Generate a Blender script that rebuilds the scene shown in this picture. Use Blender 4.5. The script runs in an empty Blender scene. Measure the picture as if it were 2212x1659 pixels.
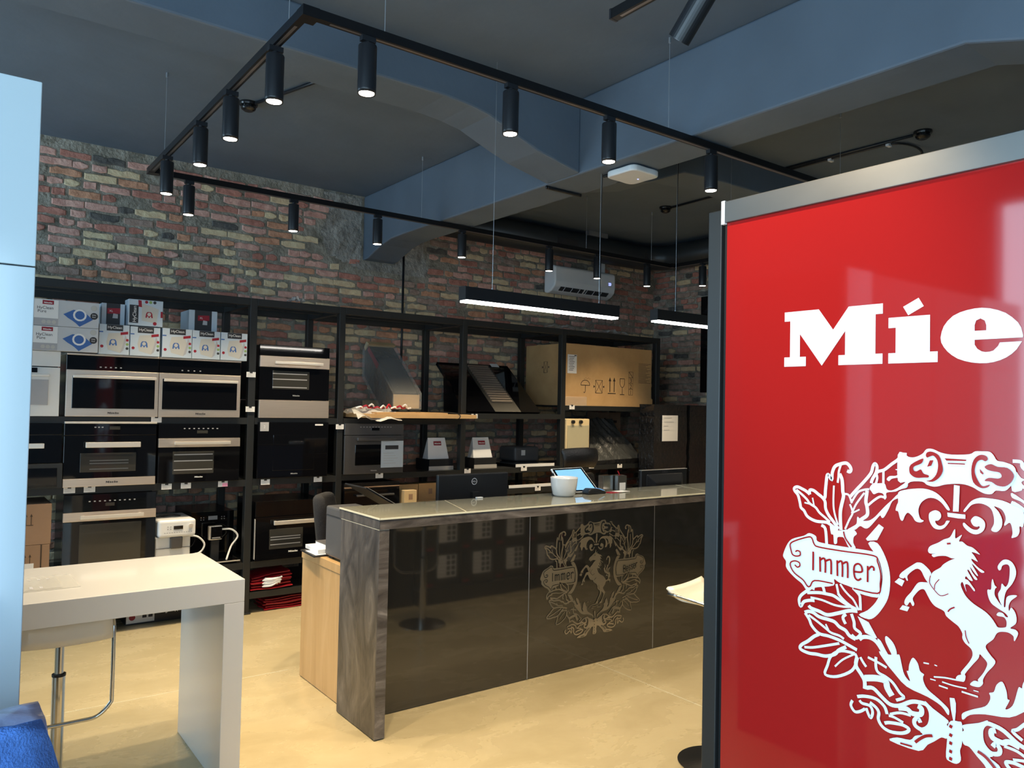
import bpy, math, random
from mathutils import Vector, Matrix
from mathutils.geometry import tessellate_polygon
S = bpy.context.scene
COL = S.collection
PI = math.pi
random.seed(7)

# ------------------------------------------------------------------ camera
cd = bpy.data.cameras.new('camera'); cd.sensor_width = 36; cd.lens = 36 * 1672 / 2212
cd.clip_start = 0.05; cd.clip_end = 60
camo = bpy.data.objects.new('camera', cd); COL.objects.link(camo); S.camera = camo
R_ = ((0.80042906, 0.03275459, 0.59853192), (-0.59907401, 0.00942569, 0.80063818), (0.020583, -0.99941898, 0.02716702))
camo.matrix_world = Matrix(((R_[0][0], -R_[0][1], -R_[0][2], 0), (R_[1][0], -R_[1][1], -R_[1][2], 0),
                            (R_[2][0], -R_[2][1], -R_[2][2], 1.7), (0, 0, 0, 1)))
# ------------------------------------------------------------------ daylight and exposure
w = bpy.data.worlds.new('daylight'); S.world = w; w.use_nodes = True
bg = w.node_tree.nodes['Background']; bg.inputs[0].default_value = (0.55, 0.80, 1.0, 1); bg.inputs[1].default_value = 4.0
S.view_settings.view_transform = 'Standard'; S.view_settings.look = 'None'
S.view_settings.exposure = 0.9; S.view_settings.gamma = 1.0; S.view_settings.use_curve_mapping = False
S.cycles.max_bounces = 7; S.cycles.diffuse_bounces = 4; S.cycles.glossy_bounces = 4; S.cycles.adaptive_threshold = .02
def portal(name, loc, rot, sx, sy):
    l = bpy.data.lights.new(name, 'AREA'); l.shape = 'RECTANGLE'; l.size = sx; l.size_y = sy
    l.cycles.is_portal = True
    o = bpy.data.objects.new(name, l); COL.objects.link(o); o.location = loc; o.rotation_euler = rot
portal('window_portal', (-2.45, .2, 1.75), (0, -PI/2, 0), 2.9, 4.2)
portal('window_portal', (-2.45, 5.95, 2.0), (0, -PI/2, 0), 3.1, 1.6)  # portal of the added rear left opening
portal('window_portal', (-.7, -1.95, 1.45), (PI/2, 0, 0), 2.2, 2.3)
SPOT_W = 70.0          # each track spotlight
WARM = (1.0, 0.80, 0.52)

# ------------------------------------------------------------------ materials
MATS = {}
def mat(name, col, rough=.5, metal=0, var=.06, scale=8, bump=0, bscale=60, coat=0, emit=0, trans=0, alpha=1, stretch=None, spec=.5, aniso=0):
    if name in MATS: return MATS[name]
    m = bpy.data.materials.new(name); m.use_nodes = True; MATS[name] = m
    nt = m.node_tree; N = nt.nodes; L = nt.links; b = N['Principled BSDF']
    b.inputs['Roughness'].default_value = rough; b.inputs['Metallic'].default_value = metal
    b.inputs['Specular IOR Level'].default_value = spec
    if coat: b.inputs['Coat Weight'].default_value = coat; b.inputs['Coat Roughness'].default_value = .05
    if trans: b.inputs['Transmission Weight'].default_value = trans
    if alpha < 1: b.inputs['Alpha'].default_value = alpha
    tc = N.new('ShaderNodeTexCoord'); mp = N.new('ShaderNodeMapping'); L.new(tc.outputs['Object'], mp.inputs[0])
    if stretch: mp.inputs['Scale'].default_value = stretch
    nz = N.new('ShaderNodeTexNoise'); nz.inputs['Scale'].default_value = scale; nz.inputs['Detail'].default_value = 4
    L.new(mp.outputs[0], nz.inputs['Vector'])
    mx = N.new('ShaderNodeMix'); mx.data_type = 'RGBA'
    mx.inputs[6].default_value = tuple(c * (1 - var) for c in col) + (1,)
    mx.inputs[7].default_value = tuple(min(1, c * (1 + var)) for c in col) + (1,)
    L.new(nz.outputs[0], mx.inputs[0]); L.new(mx.outputs[2], b.inputs['Base Color'])
    if emit:
        b.inputs['Emission Color'].default_value = tuple(col) + (1,); b.inputs['Emission Strength'].default_value = emit
    if bump:
        n2 = N.new('ShaderNodeTexNoise'); n2.inputs['Scale'].default_value = bscale; n2.inputs['Detail'].default_value = 5
        L.new(mp.outputs[0], n2.inputs['Vector']); bp = N.new('ShaderNodeBump'); bp.inputs['Strength'].default_value = bump
        bp.inputs['Distance'].default_value = .02
        L.new(n2.outputs[0], bp.inputs['Height']); L.new(bp.outputs[0], b.inputs['Normal'])
    return m
def ramp_mat(name, stops, scale, rough, detail=6, dist=0.6, stretch=(1, 1, 1), bump=0, bscale=30, coat=0, rough2=None, spec=.5, pos=False, rot=(0, 0, 0)):
    m = bpy.data.materials.new(name); m.use_nodes = True; MATS[name] = m
    nt = m.node_tree; N = nt.nodes; L = nt.links; b = N['Principled BSDF']; b.inputs['Specular IOR Level'].default_value = spec
    tc = N.new('ShaderNodeTexCoord'); mp = N.new('ShaderNodeMapping'); mp.inputs['Scale'].default_value = stretch; mp.inputs['Rotation'].default_value = rot
    if pos:
        g = N.new('ShaderNodeNewGeometry'); L.new(g.outputs['Position'], mp.inputs[0])
    else: L.new(tc.outputs['Object'], mp.inputs[0])
    nz = N.new('ShaderNodeTexNoise'); nz.inputs['Scale'].default_value = scale; nz.inputs['Detail'].default_value = detail; nz.inputs['Distortion'].default_value = dist
    nz.inputs['Roughness'].default_value = .62
    L.new(mp.outputs[0], nz.inputs['Vector'])
    cr = N.new('ShaderNodeValToRGB'); L.new(nz.outputs[0], cr.inputs[0])
    while len(cr.color_ramp.elements) < len(stops): cr.color_ramp.elements.new(.5)
    for e, (p, c) in zip(cr.color_ramp.elements, stops): e.position = p; e.color = tuple(c) + (1,)
    L.new(cr.outputs[0], b.inputs['Base Color']); b.inputs['Roughness'].default_value = rough
    if rough2 is not None:
        mr = N.new('ShaderNodeMapRange'); mr.inputs[3].default_value = rough; mr.inputs[4].default_value = rough2
        L.new(nz.outputs[0], mr.inputs[0]); L.new(mr.outputs[0], b.inputs['Roughness'])
    if coat: b.inputs['Coat Weight'].default_value = coat; b.inputs['Coat Roughness'].default_value = .06
    if bump:
        n2 = N.new('ShaderNodeTexNoise'); n2.inputs['Scale'].default_value = bscale; n2.inputs['Detail'].default_value = 6
        L.new(mp.outputs[0], n2.inputs['Vector']); bp = N.new('ShaderNodeBump'); bp.inputs['Strength'].default_value = bump; bp.inputs['Distance'].default_value = .03
        L.new(n2.outputs[0], bp.inputs['Height']); L.new(bp.outputs[0], b.inputs['Normal'])
    return m
# setting
ramp_mat('concrete_floor', [(.25, (.40, .325, .185)), (.48, (.46, .378, .222)), (.6, (.485, .402, .24)), (.8, (.535, .45, .28))], 2.1, .20, 10, .5, (1, 1.8, 1), .04, 12, 0, .34, pos=True, rot=(0, 0, .35))
mat('paint_dark', (.112, .145, .188), .6, 0, .18, 2.5, .25, 6)
ramp_mat('mortar', [(.3, (.16, .142, .11)), (.5, (.30, .27, .215)), (.64, (.42, .385, .32)), (.78, (.62, .58, .51))], 7, .95, 9, .8, (1, 1, 1), .7, 40, pos=True)
ramp_mat('cement', [(.3, (.19, .175, .15)), (.5, (.33, .31, .275)), (.7, (.48, .46, .42))], 6, .95, 9, 1.0, (1, 1, 1), 1.0, 30, pos=True)
BR = [('brick_pink', (.29, .14, .11), (.50, .29, .235)), ('brick_red', (.20, .08, .058), (.36, .165, .125)), ('brick_orange', (.26, .12, .07), (.45, .24, .15)),
      ('brick_buff', (.36, .25, .15), (.54, .40, .255)), ('brick_dark', (.03, .03, .03), (.10, .09, .08)), ('brick_brown', (.15, .10, .08), (.29, .21, .17))]
BR = [(n, tuple(min(.8, x * 1.75) for x in a), tuple(min(.8, x * 1.7) for x in c)) for n, a, c in BR]
for n, a, c in BR: ramp_mat(n, [(.3, a), (.5, tuple((x + y) / 2 for x, y in zip(a, c))), (.68, c), (.85, tuple(min(1, x * 1.15) for x in c))], 14, .92, 8, .6, (1, 1, 1), .30, 45, pos=True)
# furniture and fittings
mat('rack_steel', (.015, .0165, .017), .42, 0, .1)
mat('black_metal', (.012, .013, .016), .38, 0, .1)
mat('rail_metal', (.02, .02, .022), .3, .6, .1)
mat('track_slot', (.30, .27, .26), .3, .8, .1)
mat('wire_metal', (.5, .52, .55), .35, .8)
mat('lens_glow', (1.0, .93, .80), .5, emit=10)
mat('tube_glow', (1.0, .94, .86), .5, emit=16)
mat('black_glass', (.004, .004, .005), .04, 0, .1, spec=.5)
mat('oven_black', (.008, .008, .009), .25)
mat('window_grey', (.045, .043, .038), .08)
mat('icon_grey', (.35, .35, .36), .5)
mat('steel', (.74, .63, .53), .34, .82, .10, 6, 0, 60, stretch=(1, 1, 40))
mat('steel_bright', (.88, .82, .74), .28, .55, .05, 6, stretch=(1, 1, 40))
mat('steel_panel', (.20, .195, .185), .42, 1, .25, 3, stretch=(1, 1, 2))
mat('graphite_steel', (.13, .13, .135), .35, .7, .1)
mat('white_plastic', (.80, .81, .82), .35, 0, .03)
mat('white_gloss', (.80, .80, .79), .10, 0, .02, coat=.5)
mat('unit_white', (.47, .56, .60), .12, 0, .02, 2)
mat('table_white', (.68, .665, .64), .10, 0, .02, 2, coat=.4)
mat('table_side', (.60, .585, .57), .10, 0, .02, 2, coat=.4)
mat('paper', (.82, .81, .80), .8, 0, .03)
mat('label_grey', (.45, .45, .47), .8)
mat('ink', (.03, .03, .035), .7)
mat('ink_brown', (.055, .035, .022), .7)
mat('red_print', (.30, .008, .022), .5)
mat('box_blue', (.50, .58, .66), .6, 0, .04, 4)
mat('box_white', (.56, .57, .59), .6, 0, .05, 4)
mat('box_black', (.022, .023, .028), .5)
mat('picture_bag', (.52, .51, .47), .6)
mat('picture_blue', (.045, .13, .38), .5)
mat('picture_grey', (.42, .42, .44), .6)
mat('dot_green', (.25, .38, .12), .6)
ramp_mat('cardboard', [(.3, (.47, .285, .12)), (.7, (.58, .365, .165))], 3, .8, 5, .3, (1, 1, 1), .05, 80)
ramp_mat('cardboard_dull', [(.3, (.27, .165, .10)), (.7, (.34, .21, .13))], 3, .8, 5, .3)
ramp_mat('cardboard_pale', [(.3, (.55, .40, .21)), (.7, (.64, .48, .27))], 3, .8, 5, .3)
mat('film', (.75, .75, .72), .12, 0, .2, 30, .9, 28, alpha=.22, spec=.8)
mat('film_white', (.75, .75, .74), .25, 0, .2, 20, .9, 28, alpha=.55, spec=.8)
mat('black_film', (.010, .010, .011), .22, 0, .2, 20, .8, 26, spec=.7)
mat('wrap_grey', (.07, .073, .072), .25, .2, .2, 12, .8, 22)
mat('red_plastic', (.42, .012, .025), .3, 0, .25, 10, .2, 20)
mat('red_glass', (.37, .013, .012), .05, 0, .02, 2, spec=.5, coat=.3)
mat('vinyl_white', (.80, .84, .88), .35, 0, .02)
mat('vinyl_sand', (.30, .235, .15), .45, 0, .04)
mat('counter_glass', (.032, .028, .023), .05, 0, .05, 2, spec=1.0)
mat('glass_green', (.24, .235, .185), .05, 0, .05, 3, spec=.6)
mat('edge_cream', (.75, .72, .56), .3, 0, .03)
ramp_mat('marble_dark', [(.28, (.030, .028, .030)), (.45, (.075, .070, .070)), (.6, (.13, .12, .115)), (.8, (.26, .235, .215))], 4.5, .35, 10, 1.8, (1.3, 1.3, .55), .12, 18)
ramp_mat('marble_brown', [(.28, (.028, .024, .024)), (.45, (.085, .072, .066)), (.6, (.15, .13, .12)), (.8, (.33, .29, .26))], 6, .35, 10, 1.8, (.5, 1, 1.4), .12, 18)
ramp_mat('wood', [(.3, (.46, .275, .115)), (.5, (.55, .345, .155)), (.7, (.63, .42, .21))], 3, .42, 5, .4, (3, 3, .35))
mat('fabric_dark', (.022, .022, .025), .95, 0, .3, 60, .6, 180)
mat('leather', (.016, .015, .014), .3, 0, .2, 20, .3, 90)
mat('plastic_dark', (.016, .017, .019), .4, 0, .1)
mat('plastic_grey', (.10, .10, .105), .4)
mat('chrome', (.62, .60, .56), .18, 1, .05)
mat('rubber', (.008, .008, .009), .6)
mat('screen_blue', (.16, .42, .75), .3, emit=.4)
mat('screen_dark', (.02, .05, .12), .3, emit=.15)
mat('cream_enamel', (.72, .58, .34), .35, 0, .03)
mat('cream_dark', (.46, .42, .29), .25, 0, .05)
mat('towel_blue', (.06, .17, .50), .95, 0, .35, 60, .5, 260)
mat('pack_blue', (.42, .50, .80), .25, 0, .15, 8, .4, 14, coat=.4)
mat('acrylic', (.75, .74, .70), .08, 0, .02, alpha=.45, spec=.7)
mat('duct_metal', (.05, .055, .06), .4, .5, .1)
mat('led_blue', (.25, .3, 1.0), .4, emit=2)
mat('seat_white', (.80, .74, .62), .25, 0, .03)

# ------------------------------------------------------------------ helpers
ORG = {}
class MB:
    def __init__(s): s.v = []; s.f = []; s.mi = []
    def add(s, vs, fs, m=0):
        o = len(s.v); s.v += [tuple(p) for p in vs]; s.f += [tuple(i + o for i in f) for f in fs]; s.mi += [m] * len(fs); return s
    def box(s, x0, x1, y0, y1, z0, z1, m=0):
        return s.add([(x0, y0, z0), (x1, y0, z0), (x1, y1, z0), (x0, y1, z0), (x0, y0, z1), (x1, y0, z1), (x1, y1, z1), (x0, y1, z1)],
                     [(0, 3, 2, 1), (4, 5, 6, 7), (0, 1, 5, 4), (1, 2, 6, 5), (2, 3, 7, 6), (3, 0, 4, 7)], m)
    def cyl(s, p, q, r, n=16, r2=None, m=0, caps=True):
        p = Vector(p); q = Vector(q); d = (q - p).normalized(); a = d.orthogonal().normalized(); b = d.cross(a); r2 = r if r2 is None else r2
        vs = []
        for c, rr in ((p, r), (q, r2)):
            for i in range(n):
                t = 2 * PI * i / n; vs.append(c + a * (rr * math.cos(t)) + b * (rr * math.sin(t)))
        fs = [(i, (i + 1) % n, n + (i + 1) % n, n + i) for i in range(n)]
        if caps: fs += [tuple(range(n - 1, -1, -1)), tuple(range(n, 2 * n))]
        return s.add(vs, fs, m)
    def tube(s, pts, r, n=8, m=0):
        pts = [Vector(p) for p in pts]; k = len(pts); vs = []; ref = None
        for i, p in enumerate(pts):
            d = (pts[min(i + 1, k - 1)] - pts[max(i - 1, 0)]).normalized()
            if ref is None: ref = d.orthogonal().normalized()
            a = (ref - d * ref.dot(d)).normalized(); ref = a; b = d.cross(a)
            for j in range(n):
                t = 2 * PI * j / n; vs.append(p + a * (r * math.cos(t)) + b * (r * math.sin(t)))
        fs = [(i * n + j, i * n + (j + 1) % n, (i + 1) * n + (j + 1) % n, (i + 1) * n + j) for i in range(k - 1) for j in range(n)]
        fs += [tuple(range(n - 1, -1, -1)), tuple(range((k - 1) * n, k * n))]
        return s.add(vs, fs, m)
    def prism(s, poly, ax, a, b, m=0):
        def P(p, t): return (t, p[0], p[1]) if ax == 'x' else (p[0], t, p[1]) if ax == 'y' else (p[0], p[1], t)
        n = len(poly); vs = [P(p, a) for p in poly] + [P(p, b) for p in poly]
        fs = [tuple(range(n)), tuple(range(2 * n - 1, n - 1, -1))] + [(i, n + i, n + (i + 1) % n, (i + 1) % n) for i in range(n)]
        return s.add(vs, fs, m)
    def lathe(s, prof, c=(0, 0, 0), n=24, m=0):
        vs = [(c[0] + r * math.cos(2 * PI * j / n), c[1] + r * math.sin(2 * PI * j / n), c[2] + z) for r, z in prof for j in range(n)]
        k = len(prof); fs = [(i * n + j, i * n + (j + 1) % n, (i + 1) * n + (j + 1) % n, (i + 1) * n + j) for i in range(k - 1) for j in range(n)]
        fs += [tuple(range(n - 1, -1, -1)), tuple(range((k - 1) * n, k * n))]
        return s.add(vs, fs, m)
    def grid(s, fn, nu, nv, m=0, thick=None):
        vs = [fn(i / nu, j / nv) for j in range(nv + 1) for i in range(nu + 1)]
        fs = [(j * (nu + 1) + i, j * (nu + 1) + i + 1, (j + 1) * (nu + 1) + i + 1, (j + 1) * (nu + 1) + i) for j in range(nv) for i in range(nu)]
        return s.add(vs, fs, m)
    def flat(s, poly, o, r, u, m=0, sc=1.0, loops=None):
        """a flat polygon (with optional holes) laid on a plane: o + r*x + u*y"""
        o = Vector(o); r = Vector(r); u = Vector(u); L = [poly] + (loops or [])
        allp = [p for l in L for p in l]
        if len(L) == 1 and len(poly) <= 4: tris = [tuple(range(len(poly)))]
        else: tris = tessellate_polygon([[Vector((p[0], p[1], 0)) for p in l] for l in L])
        nrm = r.cross(u); fs = []
        for t in tris:
            a = [allp[i] for i in t]
            if len(t) == 3:
                cr = (a[1][0] - a[0][0]) * (a[2][1] - a[0][1]) - (a[1][1] - a[0][1]) * (a[2][0] - a[0][0])
                if cr < 0: t = (t[0], t[2], t[1])
            fs.append(t)
        return s.add([o + r * (p[0] * sc) + u * (p[1] * sc) for p in allp], fs, m)
    def stroke(s, pts, wd, o, r, u, m=0, sc=1.0):
        n = len(pts); lv = []; rv = []
        for i, p in enumerate(pts):
            a = pts[max(i - 1, 0)]; b = pts[min(i + 1, n - 1)]
            dx, dy = b[0] - a[0], b[1] - a[1]; l = math.hypot(dx, dy) or 1e-6
            nx, ny = -dy / l * wd / 2, dx / l * wd / 2
            lv.append((p[0] + nx, p[1] + ny)); rv.append((p[0] - nx, p[1] - ny))
        o = Vector(o); r = Vector(r); u = Vector(u)
        vs = [o + r * (p[0] * sc) + u * (p[1] * sc) for p in lv + rv]
        return s.add(vs, [(i, n + i, n + i + 1, i + 1) for i in range(n - 1)], m)
    def build(s, name, mats, parent=None, smooth=False, bevel=0, kind=None, segs=2, solid=0):
        if not isinstance(mats, (list, tuple)): mats = [mats]
        me = bpy.data.meshes.new(name); off = ORG.get(parent, Vector()) if parent else Vector()
        me.from_pydata([(p[0] - off[0], p[1] - off[1], p[2] - off[2]) for p in s.v], [], s.f)
        for m in mats: me.materials.append(MATS[m])
        if len(mats) > 1: me.polygons.foreach_set('material_index', s.mi)
        if smooth: me.polygons.foreach_set('use_smooth', [True] * len(me.polygons))
        me.update()
        o = bpy.data.objects.new(name, me); COL.objects.link(o)
        if parent: o.parent = parent; ORG[o] = off
        else: ORG[o] = Vector()
        if solid: q = o.modifiers.new('thickness', 'SOLIDIFY'); q.thickness = solid; q.offset = 0
        if bevel: q = o.modifiers.new('bevel', 'BEVEL'); q.width = bevel; q.segments = segs; q.limit_method = 'ANGLE'
        if kind: o['kind'] = kind
        return o
def T(name, label, cat, loc=(0, 0, 0), group=None, rz=0, local=False):
    o = bpy.data.objects.new(name, None); COL.objects.link(o); o.location = loc; o.rotation_euler = (0, 0, rz); o.empty_display_size = .05
    o['label'] = label; o['category'] = cat
    if group: o['group'] = group
    ORG[o] = Vector() if local else Vector(loc)
    return o
def tag(o, label, cat, group=None):
    o['label'] = label; o['category'] = cat
    if group: o['group'] = group
    return o
def dup(root, label, loc=None, rz=None, group=None):
    r = root.copy(); COL.objects.link(r); r['label'] = label
    if loc is not None: r.location = loc
    if rz is not None: r.rotation_euler = (0, 0, rz)
    if group: r['group'] = group
    for ch in [o for o in root.children]:
        c = ch.copy(); COL.objects.link(c); c.parent = r
        for g in list(ch.children):
            d = g.copy(); COL.objects.link(d); d.parent = c
    return r
def catmull(pts, k=4, closed=False):
    n = len(pts); out = []
    rng = range(n) if closed else range(n - 1)
    for i in rng:
        p0 = pts[(i - 1) % n] if closed or i else pts[0]; p1 = pts[i]; p2 = pts[(i + 1) % n]
        p3 = pts[(i + 2) % n] if closed or i + 2 < n else pts[-1]
        for j in range(k):
            t = j / k; t2 = t * t; t3 = t2 * t
            out.append(tuple(.5 * (2 * b + (c - a) * t + (2 * a - 5 * b + 4 * c - d) * t2 + (3 * b - a - 3 * c + d) * t3) for a, b, c, d in zip(p0, p1, p2, p3)))
    if not closed: out.append(tuple(pts[-1]))
    return out
TXT = {}
def text(mb, s, size, o, r, u, m=0, center=True):
    if s not in TXT:
        c = bpy.data.curves.new('txt', 'FONT'); c.body = s; c.size = 1; c.resolution_u = 3
        ob = bpy.data.objects.new('txt', c); me = bpy.data.meshes.new_from_object(ob)
        TXT[s] = ([tuple(v.co) for v in me.vertices], [tuple(p.vertices) for p in me.polygons])
        bpy.data.objects.remove(ob); bpy.data.curves.remove(c); bpy.data.meshes.remove(me)
    vs, fs = TXT[s]; o = Vector(o); r = Vector(r); u = Vector(u)
    xs = [v[0] for v in vs] or [0]; cx = (min(xs) + max(xs)) / 2 if center else 0
    mb.add([o + r * ((v[0] - cx) * size) + u * (v[1] * size) for v in vs], fs, m)
FX, FZ = (1, 0, 0), (0, 0, 1)
# the slab-serif word mark, cap height 1
_M = [(0, 1), (.684, 1), (.96, .621), (1.243, 1), (1.84, 1), (1.84, .83), (1.718, .83), (1.718, .17), (1.84, .17), (1.84, 0), (1.063, 0), (1.063, .17), (1.184, .17), (1.184, .586), (.75, 0), (.316, .583), (.316, .17), (.438, .17), (.438, 0), (0, 0), (0, .17), (.117, .17), (.117, .83), (0, .83)]
_I = [(1.937, .75), (2.597, .75), (2.597, .168), (2.716, .168), (2.716, 0), (1.937, 0), (1.937, .168), (2.056, .168), (2.056, .581), (1.937, .581)]
_D = [(2.174, .912), (2.419, 1.036), (2.5, .896), (2.256, .769)]
_E = [(2.758, .376), (2.775, .47), (2.805, .553), (2.86, .63), (2.94, .704), (3.04, .75), (3.139, .776), (3.25, .792), (3.349, .793), (3.46, .775), (3.569, .739), (3.67, .69), (3.753, .622), (3.83, .54), (3.872, .463), (3.899, .344), (3.895, .319), (3.25, .318), (3.251, .244), (3.288, .181), (3.35, .138), (3.4, .127), (3.46, .13), (3.509, .145), (3.571, .21), (3.594, .26), (3.885, .263), (3.814, .148), (3.75, .085), (3.679, .036), (3.6, .0), (3.51, -.026), (3.42, -.038), (3.321, -.037), (3.21, -.022), (3.11, .004), (3.01, .043), (2.926, .1), (2.86, .16), (2.807, .23), (2.77, .3)]
_H = [(3.25, .453), (3.249, .54), (3.27, .608), (3.331, .635), (3.39, .599), (3.411, .529), (3.411, .451)]
_L = [(3.96, 1.0), (4.62, 1.0), (4.62, .168), (4.74, .168), (4.74, 0), (3.96, 0), (3.96, .168), (4.08, .168), (4.08, .83), (3.96, .83)]
sh = lambda P, d: [(x + d, y) for x, y in P]
LETTERS = [('letter_m', [(_M, None)]), ('letter_i', [(_I, None), (_D, None)]), ('letter_e', [(_E, [_H])]), ('letter_l', [(_L, None)]), ('letter_e', [(sh(_E, 2.02), [sh(_H, 2.02)])])]
LOGO_W = 5.92
def logo(mb, cx, y, z, width, m=0, r=FX, u=FZ, o=None):
    sc = width / LOGO_W; o = Vector(o) if o else Vector((cx - width / 2, y, z))
    for _, polys in LETTERS:
        for p, h in polys: mb.flat(p, o, r, u, m, sc, h)
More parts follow.
